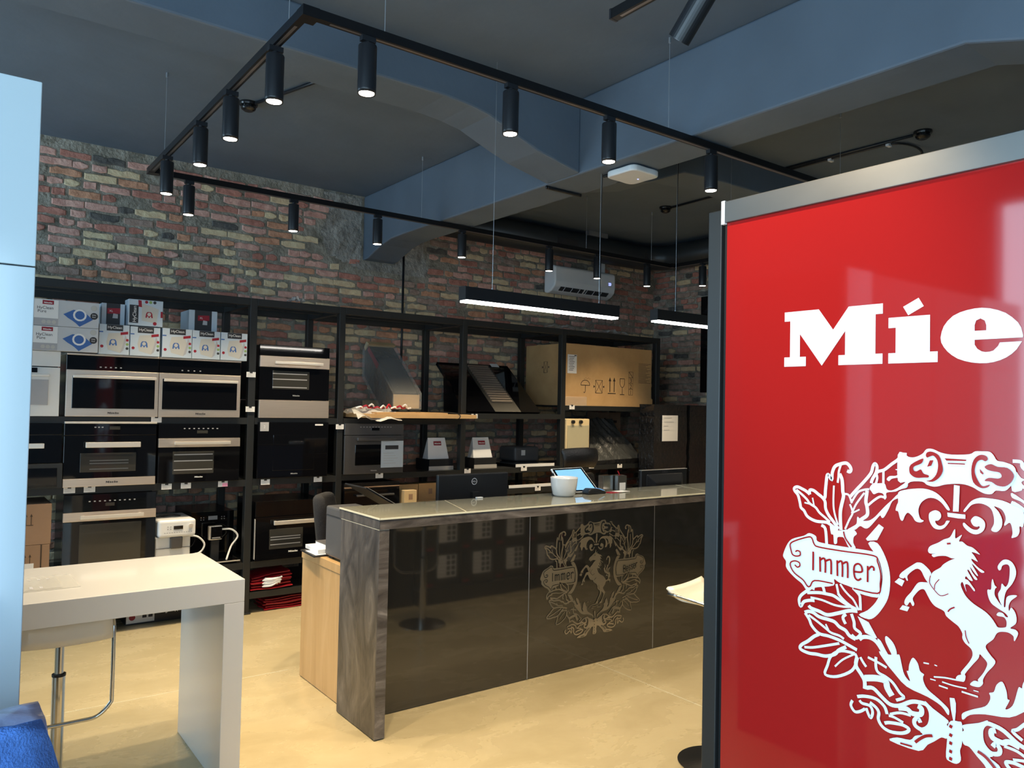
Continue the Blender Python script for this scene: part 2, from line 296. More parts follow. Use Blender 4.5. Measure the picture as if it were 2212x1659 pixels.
CREST = [
 ['wreath','S',1,7.6,-282,127,-306,141,-317,143,-339,142,-356,146,-368,153,-376,165,-385,172,-388,184,-394,203,-404,214,-405,221,-396,225,-382,221,-370,216,-360,209],
 ['wreath','S',1,7.8,-360,209,-360,220,-349,220,-336,212,-325,205,-317,195,-315,177,-306,161,-295,149,-280,131],
 ['wreath','S',1,6.0,-399,217,-382,206,-368,195,-359,185,-343,177,-332,165,-317,155,-303,145],
 ['wreath','S',1,3.8,-375,186,-358,184],
 ['wreath','S',1,3.8,-352,201,-349,188,-347,180],
 ['wreath','S',1,8.2,-321,204,-317,207,-316,225,-314,245,-312,261,-308,264,-299,252,-298,269,-291,286,-278,293,-262,297,-253,292,-248,283,-251,276,-258,278],
 ['wreath','S',1,5.4,-275,291,-280,275,-281,262,-283,246],
 ['wreath','S',1,8.7,-278,269,-272,257,-270,243,-269,226,-267,214,-272,192,-275,175,-275,155,-273,129],
 ['wreath','S',1,4.7,-293,238,-294,206,-293,181,-288,160,-281,141],
 ['wreath','S',1,5.0,-265,220,-253,218,-245,199],
 ['wreath','S',1,4.7,-262,133,-252,156,-243,174,-245,185,-250,196],
 ['wreath','S',1,4.6,-245,174,-235,196,-223,214,-213,228],
 ['wreath','S',1,3.6,-242,176,-225,186],
 ['wreath','S',1,7.5,-249,215,-232,235,-215,254,-197,277,-192,294,-187,301,-182,294,-184,280,-193,263,-196,253],
 ['wreath','S',1,5.0,-245,203,-230,227,-215,235,-201,238],
 ['wreath','S',1,8.5,-206,234,-209,208,-206,195,-205,176,-218,164,-228,156],
 ['wreath','S',1,5.5,-203,199,-188,213,-173,223,-161,221],
 ['wreath','W',1,0.0,-200,241,-191,253,-181,254,-163,255,-158,243,-149,240,-136,245,-110,261,-110,251,-126,245,-136,239,-158,234,-158,223,-163,217,-166,230,-178,232,-189,227,-195,233],
 ['wreath','S',1,7.1,-186,276,-178,283,-164,288,-146,303,-130,316,-127,327,-111,328],
 ['wreath','S',1,5.5,-166,284,-166,251],
 ['wreath','S',1,5.5,-184,280,-181,267,-185,251],
 ['wreath','W',1,0.0,-138,291,-127,294,-117,307,-110,300,-110,265,-128,268,-130,272,-146,268,-152,262,-158,266,-151,274,-136,276,-128,283,-130,288],
 ['wreath','W',1,0.0,-110,244,-130,234,-145,218,-158,205,-173,188,-186,173,-201,162,-219,160,-230,168,-232,151,-241,143,-255,133,-236,135,-223,146,-211,142,-200,146,-181,169,-173,178,-169,173,-163,176,-152,197,-144,215,-129,224,-110,226],
 ['wreath','W',1,0.0,-302,139,-282,127,-259,132,-241,135,-231,126,-239,117,-240,102,-234,90,-251,89,-264,110,-273,112,-282,109,-283,95,-291,93,-293,114,-299,116],
 ['wreath','K',1,3.7,-264,127,-259,111,-243,92],
 ['wreath','S',1,7.7,-326,134,-315,126,-311,89],
 ['wreath','W',1,0.0,-208,117,-176,157,-164,150,-180,118,-204,113],
 ['scroll','W',1,0.0,-425,68,-410,86,-375,100,-360,109,-341,104,-337,92,-312,89,-251,89,-188,89,-180,78,-172,57,-168,38,-170,16,-174,-6,-179,-19,-223,-18,-240,-8,-275,-2,-290,4,-291,-12,-334,-25,-348,-31,-363,-41,-379,-25,-399,-14,-417,-1,-427,11,-427,25,-435,35,-435,44],
 ['scroll','K',1,3.5,-410,56,-413,72,-400,83,-361,99,-350,97,-344,84,-331,78,-269,78,-187,80,-177,67,-169,41,-170,16,-176,-8,-237,-8],
 ['scroll','K',1,3.4,-291,-7,-341,-9,-354,-26,-362,-27,-374,-14,-399,-1,-411,14,-411,25,-399,31,-386,29,-384,21,-391,16,-399,21],
 ['scroll','K',1,3.5,-410,56,-406,47,-396,44,-384,48,-384,57,-392,59,-397,55],
 ['scroll','W',1,0.0,-202,107,-179,111,-159,80,-149,47,-148,14,-153,-16,-166,-42,-182,-64,-199,-75,-224,-70,-202,-54,-182,-30,-171,-4,-166,26,-168,49,-177,75],
 ['word','I',0,4.8,-346,64,-346,16],
 ['word','I',0,4.8,-327,54,-326,16],
 ['word','I',0,4.8,-326,46,-316,52,-312,42,-312,16],
 ['word','I',0,4.8,-311,46,-298,51,-296,34,-296,15],
 ['word','I',0,4.7,-280,53,-279,14],
 ['word','I',0,4.7,-279,47,-269,53,-266,40,-266,14],
 ['word','I',0,4.7,-265,47,-254,53,-252,37,-252,14],
 ['word','I',0,4.6,-235,33,-216,36,-217,49,-225,54,-234,48,-236,34,-233,19,-225,14,-217,20],
 ['word','I',0,4.5,-201,53,-201,14],
 ['word','I',0,4.5,-200,44,-192,53,-186,51,-186,44],
 ['wreath','S',1,7.8,-363,-39,-381,-55,-387,-69,-382,-84,-373,-70,-356,-63,-343,-61],
 ['wreath','S',1,8.7,-359,-77,-352,-82,-329,-85,-307,-89,-280,-79,-250,-66,-228,-62],
 ['wreath','S',1,5.2,-354,-55,-322,-55,-289,-60,-264,-59,-248,-56],
 ['wreath','S',1,7.8,-364,-45,-330,-38,-304,-37,-289,-38,-268,-47,-250,-53,-231,-58],
 ['wreath','S',1,6.7,-279,-29,-271,-37,-254,-49,-229,-60],
 ['wreath','S',1,5.0,-273,-5,-263,-17,-250,-28,-238,-37,-224,-59],
 ['wreath','S',1,6.6,-240,-8,-224,-21,-221,-33,-220,-58],
 ['wreath','S',1,6.0,-283,-7,-277,-32],
 ['wreath','S',1,7.6,-347,-34,-343,-23,-322,-19,-315,-35],
 ['wreath','S',1,8.7,-370,-97,-359,-92,-346,-92,-329,-99,-303,-100,-287,-102,-274,-111,-258,-116,-248,-126,-232,-131],
 ['wreath','S',1,7.8,-369,-98,-357,-112,-349,-127,-329,-141,-303,-141,-274,-144,-253,-149,-228,-156],
 ['wreath','S',1,5.9,-359,-101,-336,-111,-314,-122,-296,-131,-274,-133,-262,-138],
 ['wreath','S',1,7.6,-243,-72,-236,-90,-234,-105,-219,-114,-230,-128,-242,-123],
 ['wreath','S',1,7.6,-257,-76,-265,-86,-258,-100],
 ['wreath','S',1,4.4,-311,-113,-303,-126],
 ['wreath','S',1,8.2,-329,-143,-343,-152,-360,-168,-379,-183,-381,-194,-358,-198,-335,-195,-310,-193,-286,-182,-275,-169,-256,-156],
 ['wreath','S',1,6.2,-370,-186,-347,-181,-313,-168,-274,-152],
 ['wreath','S',1,6.8,-233,-166,-269,-169,-295,-188,-305,-215,-311,-239,-279,-235,-240,-209,-228,-179,-233,-166],
 ['wreath','S',1,4.5,-285,-212,-264,-189,-233,-167],
 ['wreath','W',1,0.0,-227,-74,-199,-82,-178,-114,-182,-116,-207,-109],
 ['wreath','S',1,9.5,-222,-129,-213,-121,-195,-118,-178,-125,-160,-147,-151,-154],
 ['wreath','W',1,0.0,-177,-118,-169,-119,-156,-139,-147,-150,-143,-144,-149,-133,-157,-118,-158,-107,-153,-105,-140,-115,-132,-130,-131,-144,-141,-157,-155,-152],
 ['wreath','W',1,0.0,-173,-145,-156,-167,-139,-183,-107,-208,-60,-217,-30,-228,-16,-243,-13,-237,-16,-228,-36,-214,-60,-200,-69,-185,-70,-175,-68,-169,-77,-164,-82,-148,-93,-138,-101,-155,-103,-171,-107,-173,-99,-193,-107,-189,-115,-176,-123,-143,-127,-140,-135,-143,-150,-146],
 ['wreath','S',1,9.5,-227,-173,-230,-194,-217,-211,-208,-225,-207,-244],
 ['wreath','S',1,15.1,-207,-218,-179,-210,-157,-210,-152,-225,-141,-240],
 ['wreath','S',1,9.1,-203,-240,-186,-236,-165,-250,-145,-261,-123,-257,-97,-240,-78,-235,-61,-236,-52,-253,-55,-279,-70,-294,-86,-291,-89,-280,-81,-272,-75,-280],
 ['wreath','S',1,6.7,-180,-160,-180,-183,-174,-195,-156,-200,-139,-209,-123,-227,-113,-235,-131,-247],
 ['wreath','S',1,5.7,-200,-166,-173,-172,-154,-178],
 ['wreath','S',1,6.1,-219,-171,-212,-181,-204,-190],
 ['wreath','S',1,6.8,-238,-281,-242,-294,-232,-306,-218,-301,-206,-291],
 ['wreath','S',1,7.6,-226,-268,-206,-261,-179,-259,-159,-270,-152,-286],
 ['wreath','S',1,6.8,-220,-275,-213,-280,-194,-280,-187,-293,-192,-308,-199,-298,-203,-288],
 ['wreath','S',1,7.5,-194,-272,-179,-279,-172,-289,-173,-305,-163,-319,-145,-324,-122,-320,-106,-312,-101,-303,-113,-299,-127,-300,-147,-304,-158,-309],
 ['wreath','S',1,5.9,-148,-288,-134,-288,-114,-293],
 ['wreath','S',1,5.9,-145,-284,-122,-273,-97,-271],
 ['wreath','S',1,11.4,-126,-263,-106,-259,-94,-265,-75,-261,-73,-248,-81,-244],
 ['wreath','W',1,0.0,-66,-228,-48,-239,-15,-255,-18,-265,-12,-274,-17,-295,-29,-297,-44,-311,-59,-324,-79,-345,-145,-345,-128,-332,-98,-327,-87,-314,-70,-305,-76,-299,-62,-290,-53,-272,-52,-253],
 ['wreath','K',1,6.4,-85,-327,-75,-316,-62,-305,-47,-299],
 ['wreath','K',1,3.9,-119,-341,-92,-339],
 ['wreath','W',0,0.0,-17,-298,-19,-336,-11,-343,3,-343,12,-332,10,-312,14,-295,14,-253,6,-250,-9,-254,-16,-269],
 ['wreath','K',0,7.1,-11,-264,-5,-266],
 ['wreath','K',0,7.1,-11,-283,-5,-285],
 ['wreath','K',0,7.1,-11,-301,-5,-302],
 ['wreath','K',0,7.1,-11,-319,-5,-320],
 ['wreath','K',0,7.1,-11,-335,-5,-336],
 ['wreath','W',0,0.0,-12,-204,-2,-202,1,-212,1,-231,-1,-252,-4,-253,-9,-230],
 ['wreath','S',0,3.1,-69,-143,-57,-142],
 ['wreath','S',0,2.4,-45,-141,-39,-142],
 ['wreath','S',0,3.3,-46,-168,-22,-163,1,-161,17,-159],
 ['wreath','S',0,2.4,-54,-175,-42,-175],
 ['wreath','S',0,3.0,-28,-174,-3,-175,23,-173],
 ['wreath','S',0,3.3,-35,-184,-16,-185],
 ['wreath','S',0,3.8,13,-183,46,-184],
 ['wreath','S',0,2.0,37,-173,47,-173],
 ['top','W',0,0.0,-130,327,-117,331,-106,323,-91,323,-74,332,-65,343,-51,344,-33,337,-10,334,26,337,38,344,52,345,67,345,75,338,82,327,95,325,112,319,118,307,116,290,108,275,97,264,80,263,72,255,59,254,46,259,35,265,18,270,-1,270,-24,266,-38,261,-50,259,-64,262,-74,268,-101,265,-114,251,-129,243,-129,249,-112,264,-130,265],
 ['top','H',0,0.0,-65,329,-62,336,-51,338,-36,330,-29,310,-28,295,-36,280,-50,270,-64,271,-53,274,-42,287,-38,305,-40,320,-48,329,-56,327,-62,324],
 ['top','H',0,0.0,-99,305,-73,321,-71,317,-76,309,-92,301,-92,292,-85,291,-76,296,-70,287,-59,284,-59,279,-68,278,-86,276,-97,281,-102,289],
 ['top','H',0,0.0,-62,303,-56,318,-48,319,-53,306],
 ['top','H',0,0.0,32,303,37,326,49,337,61,336,65,329,60,324,53,327,44,322,39,307,40,294,48,277,56,270,69,275,64,268,51,266,36,277],
 ['top','H',0,0.0,-24,325,22,325,21,322,-20,320],
 ['top','H',0,0.0,59,313,71,319,84,314,103,313,115,300,111,285,99,274,84,274,72,281,59,282,67,289,85,289,92,294,88,302,73,304,63,307],
 ['top','H',0,0.0,49,307,57,298,55,295,50,299],
 ['top','K',0,2.4,-17,314,19,315],
 ['top','W',0,0.0,-5,267,7,266,5,209,-7,208],
 ['top','W',0,0.0,-19,204,19,204,19,195,5,194,-18,195],
 ['top','W',0,0.0,-129,237,-114,245,-86,251,-65,252,-44,246,-27,232,-14,213,-16,209,-21,212,-31,224,-44,232,-60,232,-75,221,-82,205,-81,191,-77,182,-70,179,-78,174,-89,176,-96,186,-106,193,-113,185,-118,173,-124,176,-129,193,-135,195,-132,208,-129,216],
 ['top','W',0,0.0,-38,184,-32,193,-35,203,-45,206,-56,200,-59,192,-57,179,-48,166,-35,164,-24,170,-14,185,-16,186,-21,185,-25,177,-34,172,-42,175,-45,182],
 ['top','W',0,0.0,17,186,14,184,16,177,27,167,41,164,54,172,59,184,57,195,48,202,38,203,31,195,31,189,36,182,43,181,47,183,48,179,42,174,32,175,23,181],
 ['top','W',0,0.0,15,212,21,222,32,236,48,244,66,245,93,243,117,234,132,226,132,194,125,193,125,182,121,172,112,167,110,168,112,177,110,192,106,198,98,191,96,193,99,204,97,215,90,225,76,229,85,219,92,203,91,187,83,176,75,175,71,179,76,191,76,206,71,222,60,230,46,232,32,227,23,216,18,210],
 ['horse','W',0,0.0,-53,63,-70,80,-82,82,-91,77,-119,53,-125,41,-116,39,-112,42,-108,36,-105,37,-106,48,-88,66,-76,65,-67,49,-58,41],
 ['horse','W',0,0.0,-136,27,-126,38,-113,34,-119,20],
 ['horse','W',0,0.0,-2,168,-5,166,-13,150,-26,143,-38,134,-55,124,-60,115,-59,109,-54,107,-43,109,-52,105,-48,100,-38,104,-22,107,-9,104,-2,105,-15,97,-27,87,-33,79,-46,69,-52,61,-56,43,-64,40,-77,38,-85,32,-97,12,-109,-4,-113,-17,-107,-22,-100,-12,-94,-20,-90,-14,-94,-3,-86,11,-77,21,-68,23,-61,12,-53,-1,-43,-10,-25,-16,-20,-26,-5,-36,6,-43,14,-56,14,-66,20,-76,32,-85,35,-98,28,-115,12,-140,12,-146,5,-150,1,-157,4,-161,13,-161,19,-158,21,-147,20,-142,34,-120,47,-101,49,-92,55,-96,64,-106,62,-118,55,-133,46,-147,47,-151,38,-152,30,-162,38,-164,49,-162,56,-153,56,-144,64,-127,76,-110,80,-99,72,-90,64,-80,61,-73,64,-66,76,-53,82,-40,90,-34,104,-32,114,-37,115,-45,117,-46,123,-30,118,-23,108,-22,118,-11,120,0,117,13,110,21,106,13,105,24,110,36,121,48,110,47,101,40,99,21,96,21,97,40,101,55,111,70,118,88,118,103,111,116,101,120,92,116,84,103,86,95,90,97,93,106,101,110,106,107,107,96,105,74,99,62,92,68,90,56,85,45,87,33,92,21,83,32,78,42,79,54,82,58,78,62,74,74,72,65,71,51,64,49,66,34,72,22,83,15,99,7,104,0,99,0,94,6,86,6,82,0,86,-2,96,-2,101,-9,101,-19,98,-23,85,-26,80,-20,72,-9,59,2,37,13,22,25,14,38,10,49,12,55,15,54,22,36,19,51,27,52,37,41,39,44,33,52,25,62,19,64,21,70,27,64,33,62,34,65,24,82,27,84,38,67,44,68,34,80,29,92,41,77,45,77,32,100,49,85,56,84,57,87,46,93,34,104,32,110,43,106,44,107,37,118,32,124,39,124,47,122,48,123,35,134,23,137,13,144,6,144,12,158,8,156,1,150,-2,151],
 ['horse','W',0,0.0,-117,-23,-101,-24,-106,-35,-124,-34],
 ['horse','K',0,3.9,-18,135,-10,137],
 ['horse','K',0,1.8,-53,58,-55,42,-46,29,-31,17,-14,25],
 ['horse','K',0,1.8,-34,53,-43,40,-44,29],
 ['horse','K',0,3.0,-15,-15,-10,-8,-1,-2],
 ['horse','K',0,2.1,21,-47,23,-61,29,-74],
]
# ================================================================== the setting
ZC = 3.737; YW = 7.02; XR = 7.55; XL = -2.5; YF = -2.0
fl = MB().box(XL - .3, XR + .2, YF - .3, YW + .2, -.1, 0).build('floor', 'concrete_floor', kind='structure')
g = MB()
g.box(3.576, 3.58, -1.5, 3.79, .0003, .0012)
g.box(-1.5, 1.86, 4.778, 4.782, .0003, .0012)
g.build('saw_cut', 'edge_cream', fl)
ce = MB().box(XL - .2, XR + .2, YF - .2, YW + .2, ZC, ZC + .2).build('ceiling', 'paint_dark', kind='structure')
# main beam along the depth, haunched at the back wall and at the front
zb = 3.235; prof = [(7.03, 3.105), (6.92, 3.11), (6.78, 3.155), (6.62, 3.20), (6.45, 3.228), (6.2, zb), (1.43, zb), (1.2, 3.165), (.9, 3.07), (.5, 2.98), (0.2, 2.95), (-2, 2.95), (-2, ZC), (7.03, ZC)]
MB().prism(prof, 'x', 3.37, 3.705).build('ceiling_beam', 'paint_dark', ce, bevel=.012)
profb = [(-2.5, 3.485), (2.32, 3.487), (2.5, 3.472), (2.64, 3.447), (2.83, 3.375), (3.02, 3.31), (3.372, 3.237), (3.372, ZC - .001), (-2.5, ZC - .001)]
MB().prism(profb, 'y', 3.81, 4.15).build('ceiling_beam', 'paint_dark', ce, bevel=.012)
profc = [(3.704, 3.237), (4.05, 3.31), (4.22, 3.375), (4.4, 3.445), (4.7, 3.46), (7.56, 3.465), (7.56, ZC - .001), (3.704, ZC - .001)]
MB().prism(profc, 'y', 3.81, 4.15).build('ceiling_beam', 'paint_dark', ce, bevel=.012)
# glazed street sides (out of view): sill, head and mullions
wl = MB().box(XL - .15, XL, YF, YW, 0, .25).box(XL - .15, XL, YF, 5.12, 3.25, ZC).box(XL - .15, XL, 5.12, YW, 3.6, ZC).box(XL - .15, XL, 2.4, 5.12, .25, 3.25).box(XL - .15, XL, 6.8, YW, .25, 3.6).box(XL - .15, XL, 5.12, 6.8, .25, .4).box(XL - .15, XL, YF, -1.4, .25, 3.25)  # rear opening on this side is added to brighten the brick back wall
wl.build('wall_left', 'paint_dark', kind='structure')
wf = MB().box(XL, XR, YF - .15, YF, 0, .25).box(XL, XR, YF - .15, YF, 3.25, ZC).box(.4, XR, YF - .15, YF, .25, 3.25).box(XL, -1.85, YF - .15, YF, .25, 3.25).box(-1.85, .4, YF - .15, YF, 2.65, 3.25)
wf.build('wall_front', 'paint_dark', kind='structure')
wi = MB()
for y in (0.4,): wi.box(XL - .1, XL - .02, y - .03, y + .03, .25, 3.25)
wi.build('window_1', 'black_metal', kind='structure')
wi = MB()
for x in (-.7,): wi.box(x - .03, x + .03, YF - .1, YF - .02, .25, 2.65)
wi.build('window_2', 'black_metal', kind='structure')
# ------------------------------------------------------------------ brickwork
BV = []
def brick_variants(L, H, D, k):
    out = []
    for _ in range(k):
        m = MB(); nx = 5 if L > .15 else 3; e = .008
        top = []; bot = []
        for i in range(nx + 1):
            x = -L / 2 + L * i / nx; end = i in (0, nx)
            jx = random.uniform(-e, e) * 1.1
            top.append((x + jx, H / 2 - (abs(random.gauss(0, .0055)) if not end else abs(random.gauss(.008, .008)))))
            bot.append((x + jx, -H / 2 + (abs(random.gauss(0, .0055)) if not end else abs(random.gauss(.008, .008)))))
        loop = bot + top[::-1]; n = len(loop)
        cx, cz = 0, 0; ins = .004
        front = [(p[0] * (1 - 2 * ins / L * 1.6), -D + random.uniform(-.002, .003), p[1] * (1 - 2 * ins / H * 1.6)) for p in loop]
        mid = [(p[0], -D + .007, p[1]) for p in loop]; back = [(p[0], 0.0, p[1]) for p in loop]
        vs = front + mid + back
        fs = [(i, n - 1 - i, n - 2 - i, i + 1) for i in range(nx)]
        fs = [tuple(reversed(f)) for f in fs]
        for a in (0, n):
            fs += [(a + i, a + n + i, a + n + (i + 1) % n, a + (i + 1) % n) for i in range(n)]
        m.add(vs, fs); out.append(m)
    return out
LS, LH, HB = .228, .108, .0635
VST = brick_variants(LS, HB, .016, 9); VHD = brick_variants(LH, HB, .016, 7)
MESH = {}
def brick_mesh(var, idx, matn):
    key = (var, idx, matn)
    if key not in MESH:
        m = (VST if var == 's' else VHD)[idx]; me = bpy.data.meshes.new('brick'); me.from_pydata(m.v, [], m.f)
        me.materials.append(MATS[matn]); MESH[key] = me
    return MESH[key]
def pick(zone, x, z):
    r = random.random()
    if zone == 'low':   # lower courses: more buff
        t = [('brick_buff', .34), ('brick_pink', .18), ('brick_red', .22), ('brick_orange', .14), ('brick_brown', .12)]
    elif zone == 'dark': t = [('brick_brown', .46), ('brick_buff', .14), ('brick_red', .22), ('brick_dark', .08), ('brick_pink', .10)]
    else: t = [('brick_pink', .50), ('brick_red', .20), ('brick_orange', .10), ('brick_buff', .10), ('brick_brown', .06), ('brick_dark', .04)]
    a = 0
    for n, p in t:
        a += p
        if r <= a: return n
    return t[0][0]
MATI = [b[0] for b in BR]
def lay(wall, place, x0, x1, z0, z1, zone, single, skip=lambda x, z, l: False, limit=300):
    """courses of stretchers and headers; `single` says which bricks are objects of their own"""
    rows = int((z1 - z0) / .0775); cand = []
    for k in range(rows):
        z = z0 + .0775 * (k + .5); x = x0 - random.uniform(0, .2); n = 0
        hd = (k % 4 == 3)
        while x < x1:
            isH = random.random() < (.8 if hd else .26); L = (LH if isH else LS)
            c = x + L / 2
            if not skip(c, z, L) and c - L / 2 > x0 - .02 and c + L / 2 < x1 + .06:
                cand.append((c + random.uniform(-.003, .003), z + random.uniform(-.004, .004) + .004 * math.sin(c * 3 + k), isH, pick(zone(c, z), c, z)))
            x += L + random.uniform(.009, .024)
    cand.sort(key=lambda b: single(b[0], b[1])); made = 0; rest = MB()
    for c, z, isH, mn in cand:
        idx = random.randrange(7 if isH else 9); dy = random.gauss(0, .0035); ry = random.gauss(0, .012)
        if single(c, z) < 50 and made < limit:
            o = bpy.data.objects.new('brick', brick_mesh('h' if isH else 's', idx, mn)); COL.objects.link(o)
            o.parent = wall; place(o, c, z, dy, ry); made += 1
        else:
            m = (VHD if isH else VST)[idx]; mw = place(None, c, z, dy, ry)
            rest.add([mw @ Vector(v) for v in m.v], m.f, MATI.index(mn))
    if rest.v: rest.build('brickwork', MATI, wall, kind='stuff')
wb = MB().box(XL - .2, XR + .2, YW, YW + .2, 0, ZC).build('wall_back', 'mortar', kind='structure')
def place_b(o, c, z, dy, ry):
    M = Matrix.Translation((c, YW + .003 + dy, z)) @ Matrix.Rotation(ry, 4, 'Y')
    if o is None: return M
    o.matrix_local = M
def skip_b(x, z, l):
    a = l / 2
    if x < .3: return True
    if 3.36 < x + a and x - a < 3.71 and z > 3.06: return True
    # cement patch round the beam
    if 2.93 + .12 * math.sin(z * 9) < x + a * .3 and x - a * .3 < 3.36 and z > 3.06 + .03 * math.sin(x * 8): return True
    if 3.36 < x + a and x - a * .3 < 4.12 - .55 * max(0, z - 3.35) and 2.985 < z < 3.45: return True
    if z < .35: return True
    return random.random() < (.035 if z > 3.15 else .012)
def zone_b(x, z):
    if x > 6.3: return 'dark'
    if z < 3.02: return 'low'
    if x > 4.1: return 'low' if random.random() < .5 else 'up'
    return 'up'
def single_b(x, z):
    return x if z > 2.50 else 100 + x
lay(wb, place_b, .5, XR, .02, ZC - .015, zone_b, single_b, skip_b)
# lumpy cement left where the beam meets the wall
def lump(name, poly, parent, mat_, amp, y0, wall='b'):
    xs = [p[0] for p in poly]; zs = [p[1] for p in poly]; m = MB(); n = 46; idx = {}
    def inside(x, z):
        c = False; j = len(poly) - 1
        for i in range(len(poly)):
            (xi, zi), (xj, zj) = poly[i], poly[j]
            if (zi > z) != (zj > z) and x < (xj - xi) * (z - zi) / (zj - zi) + xi: c = not c
            j = i
        return c
    nx = int((max(xs) - min(xs)) / .022) + 1; nz = int((max(zs) - min(zs)) / .022) + 1; vs = []; fs = []
    for j in range(nz + 1):
        for i in range(nx + 1):
            x = min(xs) + (max(xs) - min(xs)) * i / nx; z = min(zs) + (max(zs) - min(zs)) * j / nz
            if inside(x, z):
                idx[i, j] = len(vs)
                h = .5 + .5 * math.sin(x * 23 + 3 * math.sin(z * 17)) * math.sin(z * 29 + 2 * math.sin(x * 13)); h = h * amp + random.uniform(0, .004)
                vs.append((x + random.uniform(-.006, .006), y0 - h, z + random.uniform(-.006, .006)))
    for j in range(nz):
        for i in range(nx):
            q = [(i, j), (i + 1, j), (i + 1, j + 1), (i, j + 1)]
            if all(k in idx for k in q): fs.append(tuple(idx[k] for k in q))
    m.add(vs, fs); return m.build(name, mat_, parent, smooth=True)
lump('cement_patch', [(2.92, 3.735), (2.98, 3.5), (2.90, 3.3), (3.0, 3.1), (3.12, 3.06), (3.36, 3.06), (3.36, 3.735)], wb, 'cement', .016, YW - .004)
lump('cement_patch', [(3.2, 3.1), (3.25, 3.01), (3.5, 2.99), (4.1, 2.985), (4.13, 3.1), (4.05, 3.3), (4.12, 3.45), (3.9, 3.4), (3.71, 3.3), (3.71, 3.11)], wb, 'cement', .014, YW - .004)
lump('cement_patch', [(.3, 3.735), (.3, 3.705), (1.2, 3.715), (2.0, 3.70), (2.95, 3.71), (2.95, 3.735)], wb, 'cement', .012, YW - .012)
wr = MB().box(XR, XR + .2, YF, YW, 0, ZC).build('wall_right', 'mortar', kind='structure')
def place_r(o, c, z, dy, ry):
    M = Matrix.Translation((XR - .003 - dy, c, z)) @ Matrix.Rotation(PI / 2 * -1, 4, 'Z') @ Matrix.Rotation(ry, 4, 'Y')
    if o is None: return M
    o.matrix_local = M
lay(wr, place_r, 4.9, 7.0, .3, ZC - .02, lambda x, z: 'dark', lambda x, z: (7.02 - x) if (z > 1.5 and x > 5.6) else 100, lambda x, z, l: random.random() < .03)
# ================================================================== display rack along the back wall
YS = 6.18; YB = 6.95
rk = T('display_rack', 'long black steel shelving rack against the brick back wall', 'rack', (3.3, 6.55, 0))
PX = [(-.06, 0), (2.005, 2.062), (2.767, 2.823), (4.025, 4.08), (5.265, 5.325), (6.70, 6.765)]
for a, b in PX:
    for y in (YS, YB - .06):
        if y == YS: MB().box(a, b, y, y + .06, 0, 2.51).box(a - .012, b + .012, y - .01, y + .07, 0, .012).build('post', 'rack_steel', rk, bevel=.003)
        else: MB().box(a, b, y, y + .06, 0, 2.51).build('post', 'rack_steel', rk, bevel=.003)
    MB().box(a + .002, b - .002, YS + .06, YB - .06, 2.452, 2.508).build('side_rail', 'rack_steel', rk)
for i in range(5):
    a, b = PX[i][1], PX[i + 1][0]
    for y in (YS, YB - .06): MB().box(a, b, y, y + .06, 2.452, 2.51).build('top_rail', 'rack_steel', rk, bevel=.003)
    MB().box(a, b, (YS + YB) / 2 - .02, (YS + YB) / 2 + .02, 2.47, 2.505).build('cross_rail', 'rack_steel', rk)
SH = {0: (1.555, 1.063, .41, .168), 1: (1.555, 1.067, .41, .168), 2: (1.555, 1.073, .78, .168), 3: (1.612, 1.073, .865, .41), 4: (1.706, 1.068, .62, .168)}
for i, zs in SH.items():
    a, b = PX[i][1] + .001, PX[i + 1][0] - .001
    for z in zs:
        s_ = MB().box(a, b, YS + .004, YB - .005, z - .018, z).build('shelf_board', 'rack_steel', rk)
        MB().box(a, b, YS, YS + .004, z - .05, z + .001).build('shelf_lip', 'rack_steel', s_)
# ------------------------------------------------------------------ built-in appliances
def appliance(name, label, x0, x1, z0, z1, pieces, cat='oven', y=6.16, depth=.5, group=None, body='oven_black', inset=.012):
    t = T(name, label, cat, ((x0 + x1) / 2, y + depth / 2, z0), group)
    MB().box(x0 + inset, x1 - inset, y + .02, y + depth, z0, z1 - .004).build('housing', body, t)
    for pn, mt, a, b, c, d, pr in pieces:
        if pn == 'handle':
            h = MB().box(a, b, y - pr - .014, y - pr, c, d).build('handle', mt, t, bevel=.003)
            MB().box(a + .012, a + .03, y - pr, y, c + .003, d - .003).box(b - .03, b - .012, y - pr, y, c + .003, d - .003).build('handle_mount', mt, h)
        elif pn == 'logo':
            m = MB(); logo(m, (a + b) / 2, y - pr, c, b - a); m.build('brand_logo', mt, t)
        elif pn == 'icons':
            m = MB(); n = int(d)
            for k in range(n):
                xx = a + (b - a) * k / max(1, n - 1); m.box(xx - .006, xx + .006, y - pr, y - pr + .001, c, c + .008)
            m.build('touch_icons', mt, t)
        elif pn == 'racks':
            m = MB()
            for zz in (c, (c + d) / 2 + .01, d): m.box(a, b, y - pr, y - pr + .001, zz - .008, zz)
            m.build('inner_rack', mt, t)
        else: MB().box(a, b, y - pr, y + .021, c, d).build(pn, mt, t, bevel=.002)
    return t
G1 = 'built-in ovens shown on the rack'
appliance('speed_microwave', 'steel-framed built-in microwave under the white boxes, left of the pair', .737, 1.335, 1.557, 2.0, [
    ('top_trim', 'steel', .737, 1.335, 1.988, 2.0, .012), ('control_panel', 'black_glass', .737, 1.335, 1.885, 1.988, .0),
    ('door_frame', 'steel', .737, 1.335, 1.558, 1.885, .008), ('door_window', 'black_glass', .775, 1.31, 1.615, 1.842, .012),
    ('handle', 'steel_bright', .775, 1.312, 1.828, 1.848, .035), ('logo', 'ink', 1.0, 1.075, 1.578, 0, .0125), ('icons', 'icon_grey', .95, 1.08, 1.905, 5, .001)], 'microwave', group=G1)
